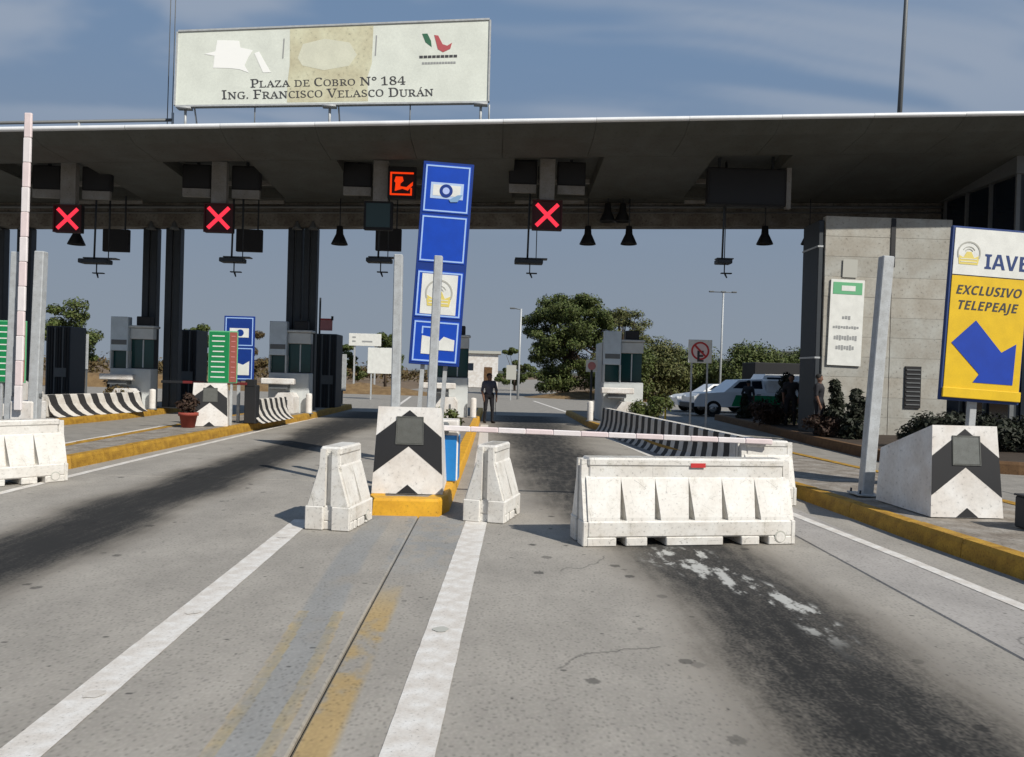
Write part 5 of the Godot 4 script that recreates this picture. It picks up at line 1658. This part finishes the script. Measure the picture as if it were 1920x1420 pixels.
func person(label: String, at: Vector3, turn: float, shirt: Color) -> Node3D:
	var t := thing("person", label, "person", at, turn)
	# joints (a, b, ra, rb, colour)
	var trou := Color(0.010, 0.010, 0.013)
	var skin := Color(0.16, 0.085, 0.055)
	var shoe := Color(0.012, 0.011, 0.011)
	var J := [
		[Vector3(-0.10, 0.90, 0), Vector3(-0.125, 0.48, 0.02), 0.095, 0.062, trou], [Vector3(-0.125, 0.48, 0.02), Vector3(-0.13, 0.09, -0.03), 0.06, 0.045, trou],
		[Vector3(0.10, 0.90, 0), Vector3(0.115, 0.48, 0.05), 0.095, 0.062, trou], [Vector3(0.115, 0.48, 0.05), Vector3(0.125, 0.09, 0.03), 0.06, 0.045, trou],
		[Vector3(-0.13, 0.045, -0.05), Vector3(-0.15, 0.035, 0.14), 0.045, 0.035, shoe], [Vector3(0.125, 0.045, 0.02), Vector3(0.15, 0.035, 0.20), 0.045, 0.035, shoe],
		[Vector3(-0.06, 0.93, 0), Vector3(0.06, 0.93, 0), 0.125, 0.125, trou],
		[Vector3(0, 1.02, 0), Vector3(0, 1.22, 0.01), 0.125, 0.14, shirt], [Vector3(-0.09, 1.28, 0), Vector3(0.09, 1.28, 0), 0.125, 0.125, shirt],
		[Vector3(-0.15, 1.36, 0), Vector3(0.15, 1.36, 0), 0.072, 0.072, shirt],
		[Vector3(-0.19, 1.35, 0), Vector3(-0.25, 1.09, 0.01), 0.062, 0.048, shirt], [Vector3(-0.25, 1.09, 0.01), Vector3(-0.22, 0.86, 0.09), 0.044, 0.032, skin],
		[Vector3(0.19, 1.35, 0), Vector3(0.27, 1.10, -0.02), 0.062, 0.048, shirt], [Vector3(0.27, 1.10, -0.02), Vector3(0.25, 0.86, 0.06), 0.044, 0.032, skin],
		[Vector3(-0.22, 0.84, 0.095), Vector3(-0.215, 0.77, 0.11), 0.03, 0.024, skin], [Vector3(0.25, 0.84, 0.065), Vector3(0.245, 0.77, 0.085), 0.03, 0.024, skin],
		[Vector3(0, 1.38, 0), Vector3(0, 1.48, 0.015), 0.052, 0.05, skin], [Vector3(0, 1.53, 0.02), Vector3(0, 1.585, 0.01), 0.074, 0.084, skin],
		[Vector3(0, 1.545, 0.095), Vector3(0, 1.525, 0.108), 0.012, 0.014, skin], [Vector3(-0.078, 1.55, 0.01), Vector3(-0.084, 1.53, 0.01), 0.014, 0.012, skin], [Vector3(0.078, 1.55, 0.01), Vector3(0.084, 1.53, 0.01), 0.014, 0.012, skin]]
	# fingers
	for s in [-1, 1]:
		var base := Vector3(-0.215, 0.77, 0.11) if s < 0 else Vector3(0.245, 0.77, 0.085)
		for k in 4: J.append([base + Vector3(0, -0.005, -0.027 + 0.018 * k), base + Vector3(-0.008 * s, -0.075 + 0.008 * absf(k - 1.5), -0.022 + 0.018 * k), 0.010, 0.008, skin])
		J.append([base + Vector3(-0.01 * s, 0.045, 0.02), base + Vector3(-0.02 * s, -0.01, 0.05), 0.011, 0.009, skin])
	var cell := 0.018
	var lo := Vector3(-0.36, -0.02, -0.2)
	var n := Vector3i(40, 94, 26)
	var field := PackedFloat32Array()
	field.resize((n.x + 1) * (n.y + 1) * (n.z + 1))
	field.fill(1.0)
	var sy := n.x + 1
	var sz := sy * (n.y + 1)
	for q in J:
		var a: Vector3 = q[0]; var b: Vector3 = q[1]
		var ra: float = q[2]; var rb: float = q[3]
		var ab := b - a
		var l2 := maxf(ab.length_squared(), 1e-6)
		var pad := maxf(ra, rb) + 0.05
		var m0 := ((a.min(b) - Vector3.ONE * pad - lo) / cell).floor()
		var m1 := ((a.max(b) + Vector3.ONE * pad - lo) / cell).ceil()
		for k in range(maxi(0, int(m0.z)), mini(n.z, int(m1.z)) + 1):
			for j in range(maxi(0, int(m0.y)), mini(n.y, int(m1.y)) + 1):
				for i in range(maxi(0, int(m0.x)), mini(n.x, int(m1.x)) + 1):
					var p := lo + Vector3(i, j, k) * cell
					var h := clampf((p - a).dot(ab) / l2, 0.0, 1.0)
					var d := (p - a - ab * h).length() - lerpf(ra, rb, h)
					var id := i + j * sy + k * sz
					var e := field[id]
					var kk := 0.025
					var hh := clampf(0.5 + 0.5 * (e - d) / kk, 0.0, 1.0)
					field[id] = lerpf(e, d, hh) - kk * hh * (1.0 - hh)
	var vert := {}
	var st := SurfaceTool.new()
	st.begin(Mesh.PRIMITIVE_TRIANGLES)
	st.set_smooth_group(0)
	var corner := [0, 1, sy, sy + 1, sz, sz + 1, sy + sz, sy + sz + 1]
	var cpos := [Vector3(0, 0, 0), Vector3(1, 0, 0), Vector3(0, 1, 0), Vector3(1, 1, 0), Vector3(0, 0, 1), Vector3(1, 0, 1), Vector3(0, 1, 1), Vector3(1, 1, 1)]
	var edges := [[0, 1], [2, 3], [4, 5], [6, 7], [0, 2], [1, 3], [4, 6], [5, 7], [0, 4], [1, 5], [2, 6], [3, 7]]
	for k in n.z:
		for j in n.y:
			for i in n.x:
				var id := i + j * sy + k * sz
				var ins := 0
				for c in 8:
					if field[id + corner[c]] < 0.0: ins += 1
				if ins == 0 or ins == 8: continue
				var s := Vector3.ZERO
				var cnt := 0
				for e in edges:
					var f0 := field[id + corner[e[0]]]
					var f1 := field[id + corner[e[1]]]
					if (f0 < 0.0) != (f1 < 0.0):
						s += cpos[e[0]].lerp(cpos[e[1]], f0 / (f0 - f1)); cnt += 1
				vert[id] = lo + (Vector3(i, j, k) + s / cnt) * cell
	var emit := func(p: Vector3) -> void:
		var best := 1e9
		var col := skin
		for q in J:
			var ab: Vector3 = q[1] - q[0]
			var h := clampf((p - q[0]).dot(ab) / maxf(ab.length_squared(), 1e-6), 0.0, 1.0)
			var d: float = (p - q[0] - ab * h).length() - lerpf(q[2], q[3], h)
			if d < best: best = d; col = q[4]
		st.set_color(col)
		st.add_vertex(p)
	for id in vert:
		for ax in [[1, sy, sz], [sy, sz, 1], [sz, 1, sy]]:
			var f0 := field[id]
			var f1 := field[id + ax[0]]
			if (f0 < 0.0) == (f1 < 0.0): continue
			var b: int = id - ax[1]
			var c: int = id - ax[1] - ax[2]
			var d: int = id - ax[2]
			if not (vert.has(b) and vert.has(c) and vert.has(d)): continue
			var q := [vert[id], vert[b], vert[c], vert[d]]
			if f0 < 0.0: q.reverse()
			for w in [0, 2, 1, 0, 3, 2]: emit.call(q[w])
	var bm := StandardMaterial3D.new()
	bm.vertex_color_use_as_albedo = true
	bm.roughness = 0.85
	obj("body", st, bm, t)
	var hs := ns(false)
	lathe(hs, [Vector2(0.088, -0.03), Vector2(0.096, 0.01), Vector2(0.088, 0.055), Vector2(0.05, 0.092), Vector2(0.0, 0.10)], 16, Vector3(0, 1.585, -0.008))
	obj("hair", hs, M.rubber, t)
	return t

# ---------------------------------------------------------------- planting and distance
func build_plants() -> void:
	bush("island_shrub", "round green shrub on the island behind the central crash block", "shrub", Vector3(-1.02, 0.2, -16.5), Vector3(0.34, 0.78, 0.34), M.foliage, 201, 12, 140, 0.05)
	bush("island_shrub", "green shrub in front of the right-hand booth by the striped wall", "shrub", Vector3(5.0, 0.19, -25.0), Vector3(0.72, 0.95, 0.5), M.foliage, 202, 16, 150, 0.06)
	bush("island_shrub", "low dull shrub behind the far-left striped wall", "shrub", Vector3(-12.2, 0.18, -26.0), Vector3(0.9, 0.75, 0.4), M.foliage_dry, 203, 14, 120, 0.06)
	bush("dark_shrub", "dark shrub leaning out of the shade behind the far-left striped wall", "shrub", Vector3(-13.2, 0.0, -28.6), Vector3(0.8, 1.5, 0.6), M.foliage_dark, 204, 14, 150, 0.08)
	# potted plant
	var p := thing("plant_pot", "terracotta red plant pot on the kerb beside the crash block by the tariff board", "plant pot", Vector3(-7.30, 0.19, -19.2))
	var st := ns(false)
	lathe(st, [Vector2(0.0, 0.0), Vector2(0.15, 0.0), Vector2(0.20, 0.28), Vector2(0.23, 0.28), Vector2(0.23, 0.36), Vector2(0.20, 0.36), Vector2(0.19, 0.32), Vector2(0.0, 0.32)], 20)
	obj("pot", st, M.terracotta, p)
	leaf_cloud("foliage", [[Vector3(0, 0.46, 0), 0.22], [Vector3(0.07, 0.6, 0), 0.18], [Vector3(-0.1, 0.55, 0.05), 0.17], [Vector3(0, 0.74, 0), 0.12]], 120, 0.06, M.foliage_red, p, 205)
	# dark conical shrubs and a hedge in the bed before the tower
	var i := 0
	for q in [[10.1, 27.6, 0.6, 1.7], [9.35, 21.9, 0.5, 1.5], [9.6, 30.5, 0.34, 0.9], [9.55, 20.9, 0.5, 1.25]]:
		var r := RandomNumberGenerator.new()
		r.seed = 300 + i
		var t := thing("dark_conifer", ["bushy dark conifer behind the person at the planting bed kerb", "dark conifer in the bed below the tower notice", "small slim dark conifer in front of the parked pickup", "short spiky dark conifer against the concrete tower foot"][i], "shrub", Vector3(q[0], 0.22, -q[1]), 0.0, "dark conifers in the planting bed")
		var clumps := []
		for k in 16:
			var y: float = (k + 0.5) / 16.0
			var a := r.randf() * TAU
			var w: float = q[2] * (1.0 - y * 0.85) * 0.55
			clumps.append([Vector3(cos(a) * w, y * q[3], sin(a) * w), q[2] * (0.55 - 0.3 * y)])
		var s := ns(false)
		tube(s, Vector3.ZERO, Vector3(0, q[3] * 0.9, 0), 0.04, 0.012, 6)
		obj("trunk", s, M.bark, t)
		leaf_cloud("crown", clumps, 130, 0.075, M.foliage_dark, t, 310 + i, 1.0)
		i += 1
	var hg := thing("low_hedge", "low dark hedge along the foot of the concrete tower", "hedge", Vector3(11.6, 0.22, -18.3))
	var cl := []
	var r2 := RandomNumberGenerator.new()
	r2.seed = 77
	for k in 90: cl.append([Vector3(r2.randf_range(-1.8, 2.6), r2.randf_range(0.2, 0.72), r2.randf_range(-0.5, 0.5)), 0.34])
	leaf_cloud("foliage", cl, 150, 0.065, M.foliage_dark, hg, 78)
	var core := ns(false)
	for k in 30: tube(core, Vector3(-1.7 + k * 0.145, 0, r2.randf_range(-0.3, 0.3)), Vector3(-1.7 + k * 0.145 + r2.randf_range(-0.2, 0.2), 0.6, r2.randf_range(-0.4, 0.4)), 0.02, 0.008, 5, false)
	var hb := obj("stems", core, M.bark, hg)
	hb.set_meta("kind", "stuff")
	bush("ground_cover", "low reddish brown shrub at the near corner of the planting bed", "shrub", Vector3(9.35, 0.2, -26.6), Vector3(1.0, 0.85, 0.7), M.foliage_red, 206, 22, 130, 0.06)
	bush("ground_cover", "dull brown ground plant beside the planting bed kerb", "shrub", Vector3(8.9, 0.2, -21.5), Vector3(0.55, 0.55, 0.8), M.foliage_red, 207, 14, 110, 0.06)
	# yellow hoop in front of the car
	var y := thing("yellow_hoop", "thin yellow tubular hoop guard in front of the parked cars", "guard rail", Vector3(6.0, 0.0, -27.5))
	var ys := ns(false)
	for q in [[Vector3(-0.12, 0, 0), Vector3(-0.12, 0.95, 0)], [Vector3(-0.12, 0.95, 0), Vector3(-0.12, 0.95, -1.6)], [Vector3(-0.12, 0, -1.6), Vector3(-0.12, 0.95, -1.6)]]: tube(ys, q[0], q[1], 0.035, 0.035, 8)
	obj("rail", ys, mat(lin(0.70, 0.50, 0.05), 0.5), y)

func build_distance() -> void:
	tree("large_tree", "large dense green tree beyond the right-hand booth", Vector3(5.5, 0, -62), 7.9, 3.7, M.foliage, 401, 120, 0.16, 0.06)
	tree("pale_tree", "sparse pale green tree right of the large dense tree", Vector3(10.0, 0, -64), 7.2, 3.3, M.foliage_pale, 402, 46, 0.15, 0.22, 0.4)
	tree("small_tree", "small green tree left of the far-left booth", Vector3(-27.5, 0, -52), 5.6, 1.7, M.foliage, 403, 22, 0.15, 0.3)
	tree("small_tree", "dull green tree behind the left hand of the tariff board", Vector3(-24.6, 0, -66), 4.9, 2.0, M.foliage, 404, 22, 0.16, 0.2)
	tree("small_tree", "dull green tree behind the right of the small blue sign", Vector3(-21.0, 0, -66), 4.9, 2.2, M.foliage_dry, 405, 22, 0.16, 0.2)
	tree("small_tree", "low grey green tree under the white billboard", Vector3(-14.0, 0, -72), 3.8, 2.3, M.foliage, 406, 24, 0.16, 0.15)
	tree("small_tree", "bushy tree right of the white billboard", Vector3(-10.2, 0, -74), 5.0, 1.5, M.foliage, 407, 18, 0.16, 0.3)
	tree("small_tree", "small dark tree left of the large dense tree", Vector3(1.9, 0, -80), 4.2, 1.9, M.foliage, 408, 20, 0.17, 0.15)
	# hedge line to the right: overgrown bushes
	var lab := ["leafy", "brownish", "bright green", "mossy", "dusty green", "deep green", "dull green", "mixed green", "shaded green"]
	for i in 9:
		var x := 9.0 + i * 2.9
		bush("roadside_bush", "%s overgrown bush in the row beyond the parked vehicles" % lab[i], "bush", Vector3(x, 0, -56.0 - (i % 3) * 2.0), Vector3(2.6, 4.3 - 0.12 * i + 0.3 * (i % 2), 1.8), M.foliage_pale if i == 1 else M.foliage, 500 + i, 34, 420, 0.11, "bushes beyond the parked vehicles")
	# verge of scrub in the distance
	var cl := []
	var r := RandomNumberGenerator.new()
	r.seed = 600
	for k in 260:
		var x := r.randf_range(-120, 120)
		if absf(x - 6.0) < 9.0: continue
		cl.append([Vector3(x, r.randf_range(0.3, 1.7), -r.randf_range(95, 150)), r.randf_range(1.2, 2.4)])
	var sc := leaf_cloud("far_scrub", cl, 90, 0.32, M.foliage_dry, self, 601)
	sc.set_meta("kind", "stuff")
	tag(sc, "belt of dull scrub along the far verge of the highway", "scrub")
	# earth banks beside the highway
	for q in [[-12.0, -58.0, 9.0, 0.9, "ochre earth bank left of the highway behind the blank white board"], [9.5, -60.0, 8.0, 0.7, "brown earth bank under the large dense tree"], [-26.0, -60.0, 12.0, 1.0, "ochre earth bank behind the tariff board island"]]:
		var st := ns(false)
		var nn := noise(int(absf(q[0]) * 10.0), 0.25, 3)
		for i in 24:
			for j in 6:
				var c := []
				for e in [[i, j], [i + 1, j], [i + 1, j + 1], [i, j + 1]]:
					var u: float = e[0] / 24.0
					var v: float = e[1] / 6.0
					var hh: float = q[3] * sin(PI * u) * sin(PI * v) * (1.0 + 0.6 * nn.get_noise_2d(u * 20.0, v * 8.0))
					c.append(Vector3(q[0] - q[2] + u * q[2] * 2.0, -0.15 + hh, q[1] + 3.0 - v * 6.0))
				quad(st, c[0], c[1], c[2], c[3], Vector3.UP)
		var o := struct("earth_bank", st, mat(lin(0.30, 0.20, 0.09), 0.95, "patchy", 0.3))
		o.set_meta("label", q[4])
	# boards, buildings and poles
	var b := thing("blank_board", "blank white board on two posts left of the highway", "sign", Vector3(-6.4, 0, -45.0))
	part_box("panel", Vector3(0, 2.19, 0), Vector3(1.64, 1.45, 0.06), M.sign_white, b, 0.01)
	for x in [-0.6, 0.6]: part_box("leg", Vector3(x, 0.75, -0.05), Vector3(0.08, 1.5, 0.08), M.galv, b)
	var bb := thing("billboard", "distant white billboard with faint grey print above the trees", "billboard", Vector3(-11.5, 0, -70.0))
	part_box("panel", Vector3(0, 4.25, 0), Vector3(2.8, 1.08, 0.12), M.sign_white, bb, 0.01)
	for q in [[-0.95, 4.45], [-0.95, 4.1], [0.2, 4.1]]: part_box("print_block", Vector3(q[0], q[1], 0.064), Vector3(0.3 if q[0] < 0 else 0.9, 0.14, 0.01), M.ink_grey, bb)
	for x in [-0.9, 0.9]: part_box("leg", Vector3(x, 1.9, -0.1), Vector3(0.14, 3.8, 0.14), M.galv, bb)
	for q in [[-17.7, -34.5, 0.55, 1.5, 1.35, "pale grey sheet-metal panel behind the far-left shrub"], [-6.7, -34.0, 0.72, 1.55, 0.75, "pale grey sheet-metal panel left of the blank white board"]]:
		var t := thing("metal_screen", q[5], "panel", Vector3(q[0], 0, q[1]), 0.0, "pale metal panels")
		part_box("sheet", Vector3(0, q[4] + q[3] * 0.5, 0), Vector3(q[2], q[3], 0.05), M.galv, t, 0.01)
		for x in [-0.2, 0.2]: part_box("leg", Vector3(x, q[4] * 0.5, -0.04), Vector3(0.06, q[4], 0.06), M.mid_steel, t)
	var rf := thing("flag_sign", "small faded red and white flag-like sign on a thin dark pole behind the columns", "sign", Vector3(-6.85, 0, -31.0))
	part_box("pole", Vector3(0, 2.2, 0), Vector3(0.06, 4.4, 0.06), M.dark_steel, rf)
	part_box("panel", Vector3(0.26, 3.35, 0.02), Vector3(0.46, 0.42, 0.02), M.red_pale, rf)
	part_box("panel_top", Vector3(0.26, 3.58, 0.03), Vector3(0.46, 0.05, 0.02), M.red_paint, rf)
	part_box("finial", Vector3(0.48, 3.62, 0.02), Vector3(0.08, 0.16, 0.05), M.black, rf)
	var hs := thing("white_building", "low white building with dark flat roof far down the highway", "building", Vector3(-1.9, 0, -92.0))
	part_box("wall", Vector3(0, 1.9, 0), Vector3(4.2, 3.8, 5.0), M.white, hs)
	part_box("roof", Vector3(0, 3.95, 0), Vector3(4.8, 0.3, 5.6), M.emblem_grey, hs)
	part_box("window", Vector3(-1.1, 2.3, 2.51), Vector3(0.9, 0.8, 0.04), M.navy_glass, hs)
	part_box("door", Vector3(1.0, 1.2, 2.51), Vector3(0.9, 2.2, 0.04), M.kerb_brown, hs)
	for q in [[1.45, -52.0, 5.9, 0.065, "slim white street lamp with short arm beside the highway"], [15.2, -54.0, 7.6, 0.06, "tall thin lamp mast with a double crossarm behind the no-parking sign"]]:
		var t := thing("street_lamp", q[4], "street lamp", Vector3(q[0], 0, q[1]), 0.0, "street lamps beyond the plaza")
		var st := ns(false)
		tube(st, Vector3.ZERO, Vector3(0.06, q[2], 0), q[3] * 1.3, q[3], 10)
		obj("pole", st, M.galv, t)
		var s2 := ns(false)
		if q[0] < 5.0:
			tube(s2, Vector3(0.06, q[2] - 0.05, 0), Vector3(-0.4, q[2] + 0.02, 0), 0.03, 0.03, 8)
		else:
			tube(s2, Vector3(-0.75, q[2], 0), Vector3(0.85, q[2], 0), 0.03, 0.03, 8)
		obj("arm", s2, M.mid_steel, t)
		for x in ([-0.5] if q[0] < 5.0 else [-0.75, 0.06, 0.8]):
			part_box("lamp_head", Vector3(x, q[2] + 0.02, 0), Vector3(0.34, 0.10, 0.2), M.mid_steel, t, 0.03)
	var hb := thing("route_panel", "pale back of a small road sign on the street lamp beside the highway", "sign", Vector3(0.95, 0, -50.0))
	part_box("panel", Vector3(0, 1.75, 0), Vector3(0.62, 0.9, 0.04), M.emblem_grey, hb)
	part_box("leg", Vector3(0, 0.65, -0.04), Vector3(0.06, 1.3, 0.06), M.galv, hb)

func _ready() -> void:
	rng.seed = 1
	setup_view()
	make_materials()
	build_ground()
	build_islands()
	build_canopy()
	build_title_board()
	build_columns()
	build_tower()
	build_near()
	build_signs()
	build_booths()
	build_hanging()
	build_vehicles()
	build_people()
	build_plants()
	build_distance()
